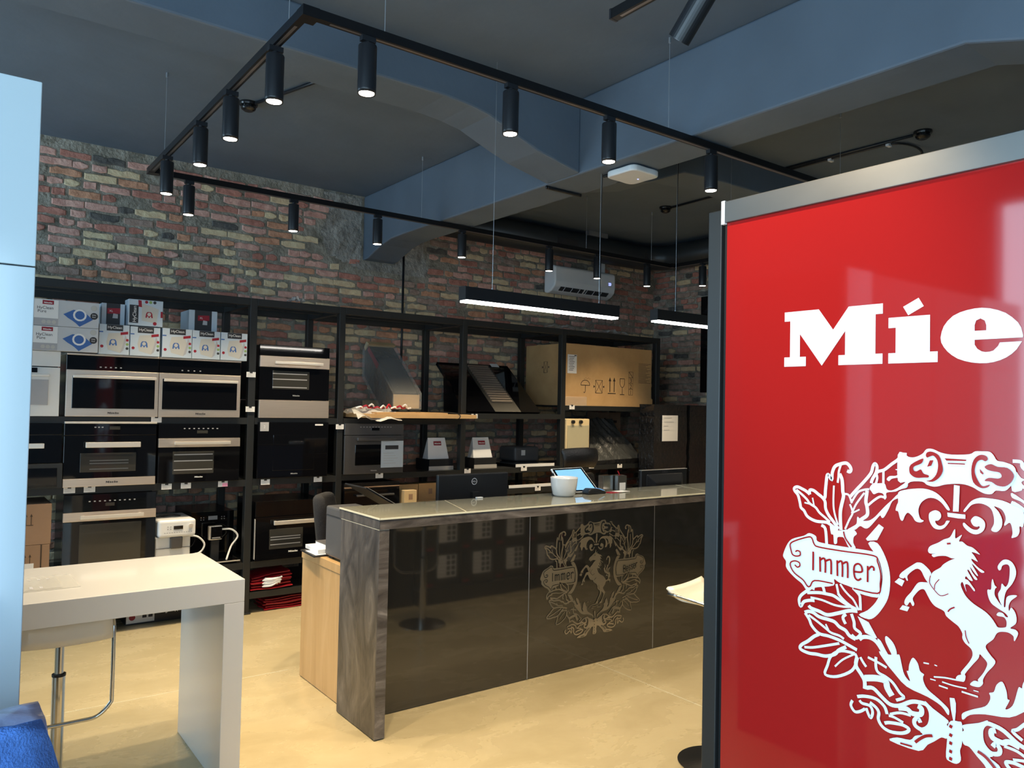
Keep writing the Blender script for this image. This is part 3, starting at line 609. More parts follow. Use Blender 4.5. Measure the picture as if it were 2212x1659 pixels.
appliance('speed_microwave', 'steel-framed built-in microwave under the white boxes, right of the pair', 1.339, 1.935, 1.557, 2.0, [
    ('top_trim', 'steel', 1.339, 1.935, 1.988, 2.0, .012), ('control_panel', 'black_glass', 1.339, 1.935, 1.885, 1.988, .0),
    ('door_frame', 'steel', 1.339, 1.935, 1.558, 1.885, .008), ('door_window', 'black_glass', 1.362, 1.908, 1.615, 1.842, .012),
    ('handle', 'steel_bright', 1.365, 1.905, 1.822, 1.842, .035), ('logo', 'ink', 1.6, 1.675, 1.578, 0, .0125), ('icons', 'icon_grey', 1.5, 1.63, 1.905, 4, .001)], 'microwave', group=G1)
appliance('white_oven', 'white built-in oven cut by the tall blue-white panel', .11, .70, 1.557, 2.005, [
    ('control_panel', 'white_gloss', .11, .70, 1.90, 2.005, .006), ('door', 'white_gloss', .11, .70, 1.558, 1.893, .006),
    ('door_window', 'picture_grey', .22, .632, 1.635, 1.808, .010), ('handle', 'steel_bright', .25, .635, 1.83, 1.845, .03), ('display', 'black_glass', .45, .565, 1.855, 1.888, .009)], group=G1)
appliance('compact_oven', 'black compact oven with short steel handle and steel base strip', .738, 1.333, 1.064, 1.522, [
    ('top_trim', 'steel_bright', .738, 1.333, 1.508, 1.522, .012), ('control_panel', 'black_glass', .738, 1.333, 1.425, 1.508, .0),
    ('door', 'black_glass', .738, 1.333, 1.122, 1.422, .004), ('door_window', 'window_grey', .84, 1.2, 1.165, 1.30, .0045),
    ('base_strip', 'steel', .738, 1.333, 1.064, 1.122, .010), ('handle', 'steel_bright', .866, 1.22, 1.34, 1.378, .035), ('logo', 'ink', 1.005, 1.085, 1.086, 0, .0105),
    ('display', 'window_grey', 1.02, 1.09, 1.465, 1.49, .0015), ('icons', 'icon_grey', .93, .975, 1.478, 3, .0015), ('racks', 'steel_panel', .9, 1.15, 1.19, 1.25, .005)], group=G1)
appliance('compact_oven', 'black compact oven with a wide steel band behind its handle', 1.348, 1.945, 1.065, 1.508, [
    ('control_panel', 'black_glass', 1.348, 1.945, 1.40, 1.508, .0), ('door', 'black_glass', 1.348, 1.945, 1.065, 1.332, .004), ('steel_band', 'steel', 1.348, 1.945, 1.332, 1.398, .008),
    ('handle', 'steel_bright', 1.452, 1.862, 1.352, 1.375, .035), ('door_window', 'window_grey', 1.45, 1.75, 1.13, 1.30, .0045), ('racks', 'icon_grey', 1.46, 1.74, 1.165, 1.28, .005),
    ('logo', 'paper', 1.61, 1.67, 1.1, 0, .0047), ('icons', 'icon_grey', 1.53, 1.77, 1.468, 8, .001), ('display', 'window_grey', 1.62, 1.7, 1.435, 1.458, .0012)], group=G1)
appliance('compact_oven', 'black oven with steel handle, half hidden left of the short-handled oven', .13, .725, 1.235, 1.51, [
    ('control_panel', 'black_glass', .13, .725, 1.43, 1.51, .0), ('door', 'black_glass', .13, .725, 1.237, 1.427, .004), ('handle', 'steel_bright', .26, .618, 1.34, 1.374, .035)], group=G1)
appliance('warming_drawer', 'low black drawer unit under the half hidden oven', .13, .732, 1.065, 1.235, [
    ('frame', 'rack_steel', .13, .732, 1.066, 1.234, .03), ('front', 'black_glass', .15, .70, 1.075, 1.205, .034)], 'drawer')
appliance('full_size_oven', 'tall black oven with wide steel handle behind the white table', .748, 1.346, .412, 1.008, [
    ('control_panel', 'black_glass', .748, 1.346, .885, 1.008, .0), ('steel_band', 'steel', .748, 1.346, .822, .885, .008), ('door', 'black_glass', .748, 1.346, .413, .82, .004),
    ('handle', 'steel_bright', .848, 1.256, .84, .866, .04), ('door_window', 'window_grey', .85, 1.25, .47, .80, .0045), ('icons', 'icon_grey', .91, 1.2, .955, 10, .001), ('display', 'window_grey', 1.01, 1.07, .922, .945, .0012)], group=G1)
ov = appliance('compact_oven', 'black oven above a steel drawer, alone in its tall bay', 2.082, 2.674, 1.702, 2.147, [
    ('control_panel', 'black_glass', 2.082, 2.674, 2.06, 2.147, .0), ('steel_band', 'steel', 2.084, 2.674, 1.967, 2.056, .008), ('door', 'black_glass', 2.084, 2.674, 1.703, 1.965, .004),
    ('handle', 'steel_bright', 2.196, 2.602, 1.992, 2.016, .035), ('door_window', 'window_grey', 2.19, 2.5, 1.79, 1.94, .0045), ('racks', 'icon_grey', 2.19, 2.48, 1.81, 1.92, .005),
    ('logo', 'icon_grey', 2.36, 2.42, 1.735, 0, .005), ('light_bar', 'icon_grey', 2.09, 2.54, 2.112, 2.118, .002)], group=G1)
appliance('warming_drawer', 'plain steel warming drawer below the oven in the tall bay', 2.088, 2.677, 1.557, 1.70, [('front', 'steel', 2.086, 2.677, 1.557, 1.70, .006)], 'drawer')
mwv = appliance('microwave_oven', 'all-black glass microwave reflecting a carton, with a grey sticker in its corner', 2.085, 2.68, 1.069, 1.522, [
    ('front', 'black_glass', 2.085, 2.68, 1.07, 1.522, .004), ('door_window', 'black_glass', 2.21, 2.56, 1.13, 1.42, .006), ('logo', 'icon_grey', 2.36, 2.42, 1.098, 0, .005)], 'microwave', group=G1)
m = MB().box(2.1, 2.17, 6.153, 6.154, 1.45, 1.522, 0); text(m, '2', .03, (2.135, 6.152, 1.475), FX, FZ, 1); m.build('sticker', ['picture_grey', 'paper'], mwv)
MB().box(2.56, 2.63, 6.153, 6.154, 1.495, 1.508).build('barcode_label', 'paper', mwv)
appliance('compact_oven', 'black oven with long steel handle behind the office chair', 2.086, 2.68, .412, .885, [
    ('control_panel', 'black_glass', 2.086, 2.68, .765, .885, .0), ('door', 'black_glass', 2.086, 2.68, .413, .762, .004), ('handle', 'steel_bright', 2.222, 2.60, .698, .73, .035),
    ('door_window', 'window_grey', 2.2, 2.48, .50, .66, .0045), ('racks', 'icon_grey', 2.21, 2.46, .54, .60, .005), ('logo', 'paper', 2.36, 2.44, .465, 0, .0047), ('side_trim', 'steel_bright', 2.083, 2.087, .43, .75, .004)], group=G1)
go = appliance('grey_oven', 'graphite grey oven with a pale blue info sheet on its door', 2.83, 3.40, 1.075, 1.512, [
    ('control_panel', 'graphite_steel', 2.83, 3.40, 1.412, 1.512, .0), ('door', 'graphite_steel', 2.83, 3.40, 1.076, 1.408, .004), ('handle', 'graphite_steel', 2.93, 3.31, 1.366, 1.392, .035),
    ('door_window', 'black_glass', 2.93, 3.3, 1.15, 1.33, .0055), ('icons', 'icon_grey', 2.98, 3.27, 1.478, 11, .001), ('display', 'black_glass', 3.08, 3.16, 1.452, 1.476, .0015), ('logo', 'icon_grey', 3.08, 3.14, 1.098, 0, .0047)], group=G1)
m = MB().box(3.175, 3.395, 6.150, 6.152, 1.125, 1.36, 0).box(3.215, 3.345, 6.149, 6.15, 1.285, 1.32, 1)
for k in range(5): m.box(3.2, 3.3 + .02 * (k % 3), 6.1492, 6.15, 1.25 - .022 * k, 1.253 - .022 * k, 2)
m.build('info_sheet', ['box_blue', 'ink', 'picture_grey'], go)
appliance('compact_oven', 'dark oven with twin chrome lines on the shelf behind the laptop', 2.84, 3.37, .782, 1.0, [
    ('control_panel', 'oven_black', 2.84, 3.37, .94, 1.0, .0), ('trim_strip', 'cardboard_dull', 2.84, 3.37, .955, .965, .003), ('door', 'black_glass', 2.84, 3.37, .783, .937, .004), ('handle', 'graphite_steel', 2.94, 3.30, .885, .90, .03)], group=G1)
# ------------------------------------------------------------------ boxes of dust bags
def carton(name, label, x0, x1, y0, y1, z0, z1, mt, cat='box', group=None, rz=0):
    t = T(name, label, cat, ((x0 + x1) / 2, (y0 + y1) / 2, z0), group, 0)
    MB().box(x0, x1, y0, y1, z0, z1).build('carton', mt, t, bevel=.002)
    return t
def collar(m, cx, y, cz, s, mi):
    m.flat([(-.5, -.5), (-.3, -.5), (-.28, -.3), (-.1, -.3), (-.08, -.5), (.1, -.5), (.12, -.3), (.28, -.3), (.3, -.5), (.5, -.5), (.42, .1), (.25, .35), (-.25, .35), (-.42, .1)], (cx, y, cz), FX, FZ, mi, s)
    ring(m, cx, y - .0004, cz, s * .26, 2)
def ring(m, cx, y, cz, r, mi, n=14):
    m.flat([(r * math.cos(2 * PI * k / n), r * math.sin(2 * PI * k / n)) for k in range(n)], (cx, y, cz), FX, FZ, mi)
PM = ['box_black', 'paper', 'picture_bag', 'picture_blue', 'red_print', 'dot_green', 'picture_grey', 'ink']
def hyclean(x0, x1, z0, z1, label, y=6.12):
    t = carton('dust_bag_box', label, x0, x1, y, y + .14, z0, z1, 'box_blue', group='small dust bag boxes on the microwaves'); m = MB(); W = x1 - x0; H = z1 - z0; yy = y - .0008
    X = lambda f: x0 + W * f
    Z = lambda f: z0 + H * f
    m.flat([(X(.24), Z(.79)), (X(.78), Z(.79)), (X(.78), Z(.995)), (X(.24), Z(.995))], (0, yy, 0), FX, FZ, 0)
    text(m, 'HyClean', H * .125, (X(.51), yy - .0006, Z(.86)), FX, FZ, 1)
    m.flat([(X(.30), Z(.16)), (X(.70), Z(.06)), (X(.86), Z(.45)), (X(.72), Z(.74)), (X(.30), Z(.70)), (X(.24), Z(.4))], (0, yy, 0), FX, FZ, 2)
    m.flat([(X(.70), Z(.06)), (X(.80), Z(.14)), (X(.92), Z(.56)), (X(.86), Z(.68)), (X(.80), Z(.4))], (0, yy - .0003, 0), FX, FZ, 6)
    collar(m, X(.46), yy - .0006, Z(.42), H * .24, 3)
    m.flat([(X(.70), Z(.66)), (X(.95), Z(.70)), (X(.95), Z(.79)), (X(.70), Z(.75))], (0, yy - .0006, 0), FX, FZ, 4)
    for f, c in ((.50, 4), (.36, 5), (.22, 7)): ring(m, X(.95) - .004, yy - .0006, Z(f), H * .045, c)
    ring(m, X(.1), yy, Z(.26), H * .05, 4); m.flat([(X(.0), Z(.72)), (X(.13), Z(.72)), (X(.13), Z(.76)), (X(.0), Z(.76))], (0, yy, 0), FX, FZ, 3)
    m.build('front_print', PM, t); return t
hyclean(.926, 1.122, 2.002, 2.216, 'white dust bag box, first of the row of five, beside the long boxes')
hyclean(1.128, 1.328, 2.002, 2.213, 'white dust bag box, second of the row of five, under the red-print box')
hyclean(1.344, 1.552, 2.002, 2.218, 'white dust bag box, third in the row of five on the microwaves')
hyclean(1.556, 1.760, 2.002, 2.216, 'white dust bag box, fourth of the five, under a black-striped box')
hyclean(1.766, 1.968, 2.002, 2.216, 'white dust bag box, last of the row of five, against the rack post')
def hypure(z0, z1, label):
    x0, x1, y = .36, .919, 6.1; t = carton('dust_bag_box', label, x0, x1, y, y + .17, z0, z1, 'box_white', group='long dust bag boxes'); m = MB(); yy = y - .0008; H = z1 - z0
    def q(a, b, c, d, mi, dy=0): m.flat([(a, c), (b, c), (b, d), (a, d)], (0, yy - dy, 0), FX, FZ, mi)
    q(.50, .67, z0 + .05, z1 - .004, 1); q(.50, .67, z0 + .002, z0 + .05, 6); q(.575, .642, z1 - .035, z1 - .008, 4, .0003)
    logo(m, .608, yy - .0008, z1 - .028, .05, 1)
    text(m, 'HyClean', .028, (.592, yy - .0006, z1 - .068), FX, FZ, 7); text(m, 'Pure', .028, (.574, yy - .0006, z1 - .092), FX, FZ, 7)
    m.flat([(.70, z0 + .085), (.76, z0 + .12), (.82, z0 + .115), (.882, z0 + .06), (.80, z0 + .005), (.775, z0 + .03), (.755, z0 + .045), (.73, z0 + .06)], (0, yy - .0003, 0), FX, FZ, 3)
    ring(m, .80, yy - .0007, z0 + .085, .042, 1); ring(m, .80, yy - .001, z0 + .085, .03, 3); ring(m, .888, yy - .0008, z0 + .085, .024, 7)
    text(m, 'XXL', .014, (.888, yy - .0014, z0 + .088), FX, FZ, 1); text(m, 'Pack', .012, (.888, yy - .0014, z0 + .074), FX, FZ, 1)
    ring(m, .886, yy - .0006, z0 + .14, .02, 6); ring(m, .886, yy - .0009, z0 + .14, .018, 2)
    for k in range(3): ring(m, .585 + .03 * k, yy - .0006, z0 + .025, .013, 2)
    m.build('front_print', PM, t)
hypure(2.007, 2.174, 'long white dust bag box with blue collar picture, lower of two stacked')
hypure(2.176, 2.355, 'long white dust bag box with blue collar picture, upper of two stacked')
t = carton('dust_bag_box', 'white dust bag box with red print lying on its side, on top of the row', 1.112, 1.344, 6.13, 6.27, 2.222, 2.412, 'box_blue'); m = MB(); yy = 6.129
m.flat([(1.118, 2.24), (1.178, 2.24), (1.178, 2.37), (1.118, 2.37)], (0, yy, 0), FX, FZ, 0)
text(m, 'HyClean', .034, (1.163, yy - .0006, 2.305), (0, 0, 1), (-1, 0, 0), 1)
m.flat([(1.20, 2.26), (1.30, 2.245), (1.315, 2.35), (1.27, 2.365), (1.20, 2.385)], (0, yy, 0), FX, FZ, 2)
collar(m, 1.25, yy - .0006, 2.308, .05, 4); m.flat([(1.178, 2.36), (1.2, 2.357), (1.196, 2.405), (1.174, 2.408)], (0, yy - .0006, 0), FX, FZ, 4)
for k, c in enumerate((4, 5, 7)): ring(m, 1.23 + .028 * k, yy - .0004, 2.397, .011, c)
m.flat([(1.328, 2.29), (1.343, 2.29), (1.343, 2.335), (1.328, 2.335)], (0, yy - .0004, 0), FX, FZ, 4); ring(m, 1.29, yy - .0008, 2.243, .013, 4)
m.build('front_print', PM, t)
for x0, x1, z0, z1, yb, lab in ((.95, 1.10, 2.218, 2.374, 6.2, 'dark end of a dust bag box behind the red-print box'), (1.545, 1.755, 2.218, 2.378, 6.2, 'grey box end with black stripe on top of the row of five')):
    t = carton('dust_bag_box', lab, x0, x1, yb, yb + .25, z0, z1, 'box_blue'); m = MB(); W = x1 - x0
    m.flat([(x0 + W * .2, z0), (x1 - W * .2, z0), (x1 - W * .2, z1), (x0 + W * .2, z1)], (0, yb - .0008, 0), FX, FZ, 0)
    cx = (x0 + x1) / 2; m.flat([(cx - .04, z0 + .08), (cx + .045, z0 + .085), (cx + .045, z0 + .125), (cx - .04, z0 + .12)], (0, yb - .0014, 0), FX, FZ, 4); text(m, 'XL', .02, (cx - .015, yb - .002, z0 + .095), FX, FZ, 1)
    m.flat([(cx - .005, z0 + .05), (cx + .03, z0 + .05), (cx + .03, z0 + .08), (cx, z0 + .085)], (0, yb - .002, 0), FX, FZ, 6)
    m.build('front_print', PM, t)
# ------------------------------------------------------------------ price tags
TAGS = [(1.332, 1.537, 'under the joint of the two microwaves'), (.783, 1.043, 'under the short-handled oven, left of two'), (.908, 1.044, 'under the short-handled oven, right of two'),
 (1.418, 1.039, 'first of three under the oven with the steel band'), (1.555, 1.040, 'second of three under the oven with the steel band'), (1.828, 1.041, 'with a pink flap, third under the steel band oven'),
 (2.020, 1.899, 'high on the first rack post'), (2.021, 1.624, 'lower on the first rack post'), (2.787, 1.485, 'on the second rack post'), (2.161, 1.041, 'under the all-black microwave, left of two'),
 (2.605, 1.045, 'under the all-black microwave, right of two'), (3.174, 1.054, 'under the graphite grey oven'), (4.172, 1.586, 'below the slanted black hood'), (4.106, 1.063, 'under the bag right of the third post'),
 (4.786, 1.062, 'below the flat steel hob strip'), (5.412, 1.689, 'below the big brown carton'), (4.970, .854, 'on the low shelf beside the white pot'), (5.705, 1.057, 'under the leather headrest'), (6.129, 1.049, 'below the plastic-wrapped hood')]
t0 = None
for x, z, wh in TAGS:
    yy = YS - .008 if not wh.startswith(('high', 'lower on', 'on the second')) else YS - .012
    if t0 is None:
        t0 = T('price_tag', 'white price tag ' + wh, 'price tag', (x, yy, z), 'white price tags clipped to the rack', local=True)
        m = MB().box(-.036, .036, -.0015, .0015, -.021, .021).build('card', 'paper', t0)
        MB().box(-.011, .011, -.004, .004, .012, .027).build('clip', 'plastic_dark', t0)
        m = MB()
        for k in range(3): m.box(-.028, .012 - .01 * (k % 2), -.0019, -.0015, .006 - .009 * k, .008 - .009 * k)
        m.build('print_line', 'label_grey', t0)
    else:
        d = dup(t0, 'white price tag ' + wh, (x, yy, z))
        if 'pink' in wh:
            MATS.get('pink') or mat('pink', (.85, .35, .55), .7)
            c = d.children[0]; p = MB().box(-.004, .036, -.003, -.002, -.02, .006).build('pink_flap', 'pink', d)
# ------------------------------------------------------------------ other goods on the rack
cm = T('coffee_machine', 'white countertop coffee machine on the low shelf beside the tall oven', 'coffee machine', (1.48, 6.3, .41))
MB().box(1.355, 1.60, 6.17, 6.5, .411, .665).build('lower_body', 'white_plastic', cm, bevel=.012)
up = MB().box(1.36, 1.625, 6.12, 6.5, .665, .795).build('upper_body', 'white_plastic', cm, bevel=.02, segs=3)
MB().box(1.465, 1.53, 6.114, 6.12, .725, .75).build('display', 'black_glass', up)
MB().cyl((1.585, 6.12, .745), (1.585, 6.106, .745), .016).build('dial', 'steel_bright', up)
m = MB()
for i in range(2):
    for k in range(2): m.cyl((1.425 + .02 * i, 6.12, .728 + .017 * k), (1.425 + .02 * i, 6.117, .728 + .017 * k), .004, 8)
for i in range(12): m.box(1.4 + .017 * i, 1.409 + .017 * i, 6.1185, 6.12, .699, .703)
m.build('button', 'icon_grey', up)
MB().box(1.45, 1.535, 6.13, 6.17, .578, .666).build('spout', 'graphite_steel', cm, bevel=.008)
MB().box(1.355, 1.60, 6.166, 6.17, .578, .581).build('seam', 'plastic_grey', cm)
MB().tube(catmull([(1.38, 6.3, .80), (1.45, 6.28, .815), (1.55, 6.3, .80), (1.5, 6.35, .803), (1.42, 6.32, .802)], 5), .006).build('power_cord', 'rubber', cm)
bk = T('built_in_coffee_unit', 'black glass coffee unit deep in the shelf behind the socket box', 'coffee machine', (1.83, 6.5, .41))
MB().box(1.66, 1.99, 6.42, 6.9, .411, .80).build('housing', 'oven_black', bk); MB().box(1.66, 1.99, 6.40, 6.42, .411, .80).build('front', 'black_glass', bk)
m = MB()
for a in (1.73, 1.75, 1.89, 1.91): m.box(a, a + .008, 6.397, 6.40, .752, .758); m.box(a, a + .008, 6.397, 6.40, .735, .741)
m.box(1.79, 1.86, 6.397, 6.40, .735, .765); m.build('touch_icons', 'icon_grey', bk)
so = T('socket_box', 'small black socket box with silver rim on the low shelf', 'socket', (1.82, 6.3, .59))
MB().box(1.768, 1.87, 6.29, 6.33, .59, .70).build('rim', 'steel_bright', so, bevel=.006); MB().box(1.782, 1.866, 6.284, 6.29, .60, .695).build('face', 'black_glass', so)
m = MB().box(1.79, 1.855, 6.283, 6.284, .605, .612); m.build('label', 'icon_grey', so)
MB().box(1.79, 1.85, 6.30, 6.33, .41, .60).build('bracket', 'plastic_dark', so)
tag(MB().tube(catmull([(1.60, 6.3, .64), (1.68, 6.28, .63), (1.73, 6.27, .57), (1.70, 6.27, .51), (1.62, 6.25, .50)], 6), .0075).build('white_hose', 'white_plastic', smooth=True), 'white hose looping out of the coffee machine', 'hose')
tag(MB().tube(catmull([(1.87, 6.3, .67), (1.94, 6.28, .665), (1.985, 6.27, .61), (1.93, 6.25, .54), (1.88, 6.2, .445)], 6), .0075).build('white_cable', 'white_plastic', smooth=True), 'white cable running from the socket box to the hob', 'cable')
hb = T('ceramic_hob', 'flat black hob with steel edge under the white cable', 'hob', (1.8, 6.3, .411))
MB().box(1.64, 1.985, 6.2, 6.385, .411, .43).build('glass_plate', 'black_glass', hb); MB().box(1.64, 1.985, 6.192, 6.2, .428, .436).build('edge_strip', 'steel_bright', hb)
for lab, z0, z1, x1, mt in (('brown carton with arrow marks, upper of two by the panel edge', .684, .958, .68, 'cardboard_dull'), ('brown carton with dark tape, lower of two by the panel edge', .413, .682, .676, 'cardboard_dull')):
    t = carton('shipping_carton', lab, .24, x1, 6.16, 6.6, z0, z1, mt, group='brown cartons by the panel edge'); m = MB(); q = (z0 + z1) / 2
    for a in (.53, .56): m.box(a, a + .004, 6.1588, 6.16, q, q + .06); m.flat([(a - .006, q + .055), (a + .01, q + .055), (a + .002, q + .075)], (0, 6.1586, 0), FX, FZ)
    m.box(.52, .575, 6.1588, 6.16, q - .004, q)
    if z0 < .5: m.box(.622, .63, 6.1588, 6.16, z0, z1)
    m.build('front_print', 'ink_brown', t)
    if z0 < .5: MB().box(.5, .585, 6.157, 6.16, .42, .56).build('address_label', 'paper', t)
# vacuum cleaner carton on the floor
t = carton('vacuum_carton', 'black and white vacuum cleaner carton on the floor under the rack', 1.2, 1.66, 6.34, 6.62, 0, .235, 'box_black'); m = MB(); yy = 6.339
m.flat([(1.205, .012), (1.40, .012), (1.40, .23), (1.205, .23)], (0, yy, 0), FX, FZ, 1); m.flat([(1.61, .01), (1.645, .01), (1.645, .23), (1.61, .23)], (0, yy, 0), FX, FZ, 1)
for i in range(2):
    for k in range(3): m.flat([(1.315 + .042 * i, .045 + .055 * k), (1.345 + .042 * i, .045 + .055 * k), (1.345 + .042 * i, .085 + .055 * k), (1.315 + .042 * i, .085 + .055 * k)], (0, yy - .001, 0), FX, FZ, 7)
ring(m, 1.245, yy - .001, .055, .022, 4)
for k in range(6): m.flat([(1.25, .1 + .018 * k), (1.30, .1 + .018 * k), (1.30, .106 + .018 * k), (1.25, .106 + .018 * k)], (0, yy - .001, 0), FX, FZ, 6)
m.flat([(1.475, .06), (1.485, .055), (1.515, .09), (1.505, .095)], (0, yy - .001, 0), FX, FZ, 1)
for a in (1.545, 1.562): m.flat([(a, .06), (a + .005, .06), (a + .005, .095), (a, .095)], (0, yy - .001, 0), FX, FZ, 1); m.flat([(a - .005, .093), (a + .01, .093), (a + .0025, .105)], (0, yy - .0012, 0), FX, FZ, 1)
m.build('front_print', PM, t)
# folded red carrier bags
def bag(name, label, x0, x1, y, z, dz, tilt, group):
    m = MB(); n = 8
    def fn(i, j):
        x = x0 + (x1 - x0) * i; return (x + .01 * math.sin(9 * j), y + .26 * j, z + tilt * i + .004 * math.sin(7 * i + z * 40) + dz * math.sin(PI * j) * .3)
    m.grid(fn, n, 4); o = m.build(name, 'red_plastic', solid=.006); return tag(o, label, 'bag', group)
ords = ['bottom', 'second', 'third', 'fourth', 'fifth', 'top']
for k in range(6): bag('carrier_bag', 'folded red carrier bag, %s of the pile on the lowest shelf' % ords[k], 2.075 + .012 * (k % 3), 2.42 - .01 * (k % 2), 6.195 + .02 * (k % 3), .178 + .0175 * k, .02, .004 + .006 * k, 'red bags on the lowest shelf')
for k in range(6): bag('carrier_bag', 'folded red carrier bag, %s of the pile on the floor' % ords[k], 2.19 + .016 * (k % 2), 2.58, 6.20 + .015 * (k % 3), .008 + .015 * k, .02, .004, 'red bags on the floor')
rp = T('paper_bundle', 'crumpled bundle of white cords on the red bags', 'bundle', (2.26, 6.19, .19))
for k in range(9):
    a = random.uniform(-.02, .02); MB().tube(catmull([(2.17 + .01 * (k % 3), 6.2, .20 + .008 * k), (2.23, 6.175 + a * .3, .205 + .007 * k), (2.29 + a, 6.17, .225 + .005 * k), (2.305 + a, 6.2, .21 + .007 * k)], 4), .0065, 6).build('cord', 'paper', rp)
# hood wrapped in film and the flattened cardboard below it
hd = T('wrapped_hood', 'tall slanted cooker hood wrapped in clear film above cardboard', 'cooker hood', (3.5, 6.6, 1.6))
pf = [(6.30, 1.648), (6.30, 1.778), (6.86, 2.26), (6.90, 2.19), (6.90, 1.95), (6.52, 1.645)]
MB().prism(pf, 'x', 3.36, 3.635).build('body', 'wrap_grey', hd)
MB().prism([(6.297, 1.65), (6.297, 1.776), (6.301, 1.776), (6.301, 1.65)], 'x', 3.363, 3.632).build('cardboard_face', 'cardboard_pale', hd)
MB().prism([(6.31, 1.79), (6.32, 1.803), (6.70, 2.13), (6.71, 2.115)], 'x', 3.385, 3.61).build('front_plate', 'graphite_steel', hd)
MB().prism([(6.83, 2.25), (6.80, 2.262), (6.86, 2.29), (6.905, 2.24), (6.88, 2.2)], 'x', 3.352, 3.645).build('top_edge', 'cardboard_pale', hd)
MB().prism([(6.60, 2.06), (6.82, 2.24), (6.84, 2.20), (6.64, 2.02)], 'x', 3.357, 3.360).build('red_label', 'red_print', hd)
MB().prism([(6.285, 1.64), (6.285, 1.79), (6.855, 2.285), (6.92, 2.2), (6.92, 1.94), (6.52, 1.63)], 'x', 3.345, 3.65).build('film_wrap', 'film', hd)
cb = T('flattened_carton', 'flattened brown carton jutting out over the shelf, bound with black string', 'carton', (3.45, 6.2, 1.556))
MB().prism([(2.99, 5.99), (4.06, 5.97), (4.07, 6.2), (3.9, 6.75), (3.0, 6.75), (2.9, 6.3)], 'z', 1.566, 1.60).build('carton', 'cardboard', cb)
MB().prism([(3.05, 6.0), (3.75, 5.98), (3.85, 6.7), (3.05, 6.7)], 'z', 1.60, 1.615).build('flap', 'cardboard', cb)
MB().tube(catmull([(3.86, 5.965, 1.56), (3.87, 5.965, 1.60), (3.82, 6.1, 1.62), (3.75, 6.3, 1.62)], 4), .004, 6).build('string', 'rubber', cb)
m = MB(); random.seed(3)
def fr(i, j): return (2.86 + .42 * i, 5.97 + .42 * j, 1.625 + .02 * math.sin(11 * i + 5 * j) + .015 * math.sin(23 * j + 7 * i) - (.07 * (1 - j) ** 4))
m.grid(fr, 12, 10); m.build('film_wrap', 'film_white', cb, smooth=True)
ml = T('crumpled_tape', 'crumpled red and white packing tape lying on the cardboard', 'tape', (3.2, 6.15, 1.62))
for k in range(9):
    x = 2.92 + .055 * k; pts = [(x, 6.14 + .03 * math.sin(k), 1.648), (x + .03, 6.12, 1.66 + .012 * (k % 3)), (x + .07, 6.15, 1.65), (x + .09, 6.13, 1.655)]
    MB().tube(catmull(pts, 3), .008, 5).build('tape_twist', 'red_plastic' if k % 2 else 'paper', ml)
# slanted glass hood
hg = T('glass_hood', 'slanted black glass cooker hood with a slatted steel centre', 'cooker hood', (4.6, 6.5, 1.613))
MB().prism([(6.22, 1.63), (6.82, 2.125), (6.84, 2.10), (6.26, 1.615)], 'x', 4.13, 5.03).build('glass_panel', 'black_glass', hg)
MB().prism([(6.30, 1.613), (6.80, 2.06), (6.88, 2.0), (6.86, 1.614)], 'x', 4.25, 4.9).build('housing', 'oven_black', hg)
dy, dz = .6 / .7778, .495 / .7778
m = MB().prism([(6.215, 1.632), (6.815, 2.127), (6.82, 2.125), (6.22, 1.63)], 'x', 4.45, 4.77); m.build('steel_frame', 'steel_panel', hg)
for k in range(16):
    s0 = .14 + .038 * k; y0 = 6.213 + dy * s0; z0 = 1.634 + dz * s0
    MB().prism([(y0, z0), (y0 - .012, z0 + .012), (y0 + .004, z0 + .026), (y0 + .012, z0 + .02)], 'x', 4.475, 4.73).build('slat', 'steel', hg)
MB().prism([(6.79, 2.108), (6.83, 2.141), (6.832, 2.139), (6.792, 2.106)], 'x', 4.80, 4.90).build('energy_label', 'paper', hg)
# big carton with transport marks
t = carton('shipping_carton', 'big brown carton with transport symbols, end of the top shelf', 5.335, 6.645, 6.2, 6.88, 1.708, 2.366, 'cardboard'); m = MB(); yy = 6.199
def st(pts, wd=.007): m.stroke(pts, wd, (0, yy, 0), FX, FZ, 0)
def pg(pts): m.flat(pts, (0, yy, 0), FX, FZ, 0)
bx = 5.62; bz = 1.88
st([(bx + .065 * math.cos(a), bz + .05 + .055 * math.sin(a)) for a in [PI * k / 10 for k in range(11)]]); st([(bx - .065, bz + .05), (bx + .065, bz + .05)]); st([(bx, bz + .05), (bx, bz - .02), (bx - .012, bz - .032), (bx - .024, bz - .022)])
for k in range(5): st([(bx - .02 + .02 * k, bz + .115 + .008 * (k % 2)), (bx - .012 + .02 * k, bz + .123 + .008 * (k % 2))], .004)
m.build('umbrella_mark', 'ink_brown', t); m = MB()
bx = 5.82
st([(bx - .05, bz - .03), (bx + .05, bz - .03), (bx + .05, bz + .11), (bx - .05, bz + .11), (bx - .05, bz - .03)]); st([(bx - .05, bz - .03), (bx + .05, bz + .11)], .005); st([(bx + .05, bz - .03), (bx - .05, bz + .11)], .005)
pg([(bx - .055, bz + .04), (bx - .08, bz + .055), (bx - .08, bz + .025)]); pg([(bx + .055, bz + .04), (bx + .08, bz + .025), (bx + .08, bz + .055)])
m.build('crush_mark', 'ink_brown', t); m = MB()
for a in (5.985, 6.05): st([(a, bz - .015), (a, bz + .11)], .012); pg([(a - .02, bz + .105), (a + .02, bz + .105), (a, bz + .15)])
st([(5.955, bz - .03), (6.075, bz - .03)], .01)
m.build('this_way_up_mark', 'ink_brown', t); m = MB()
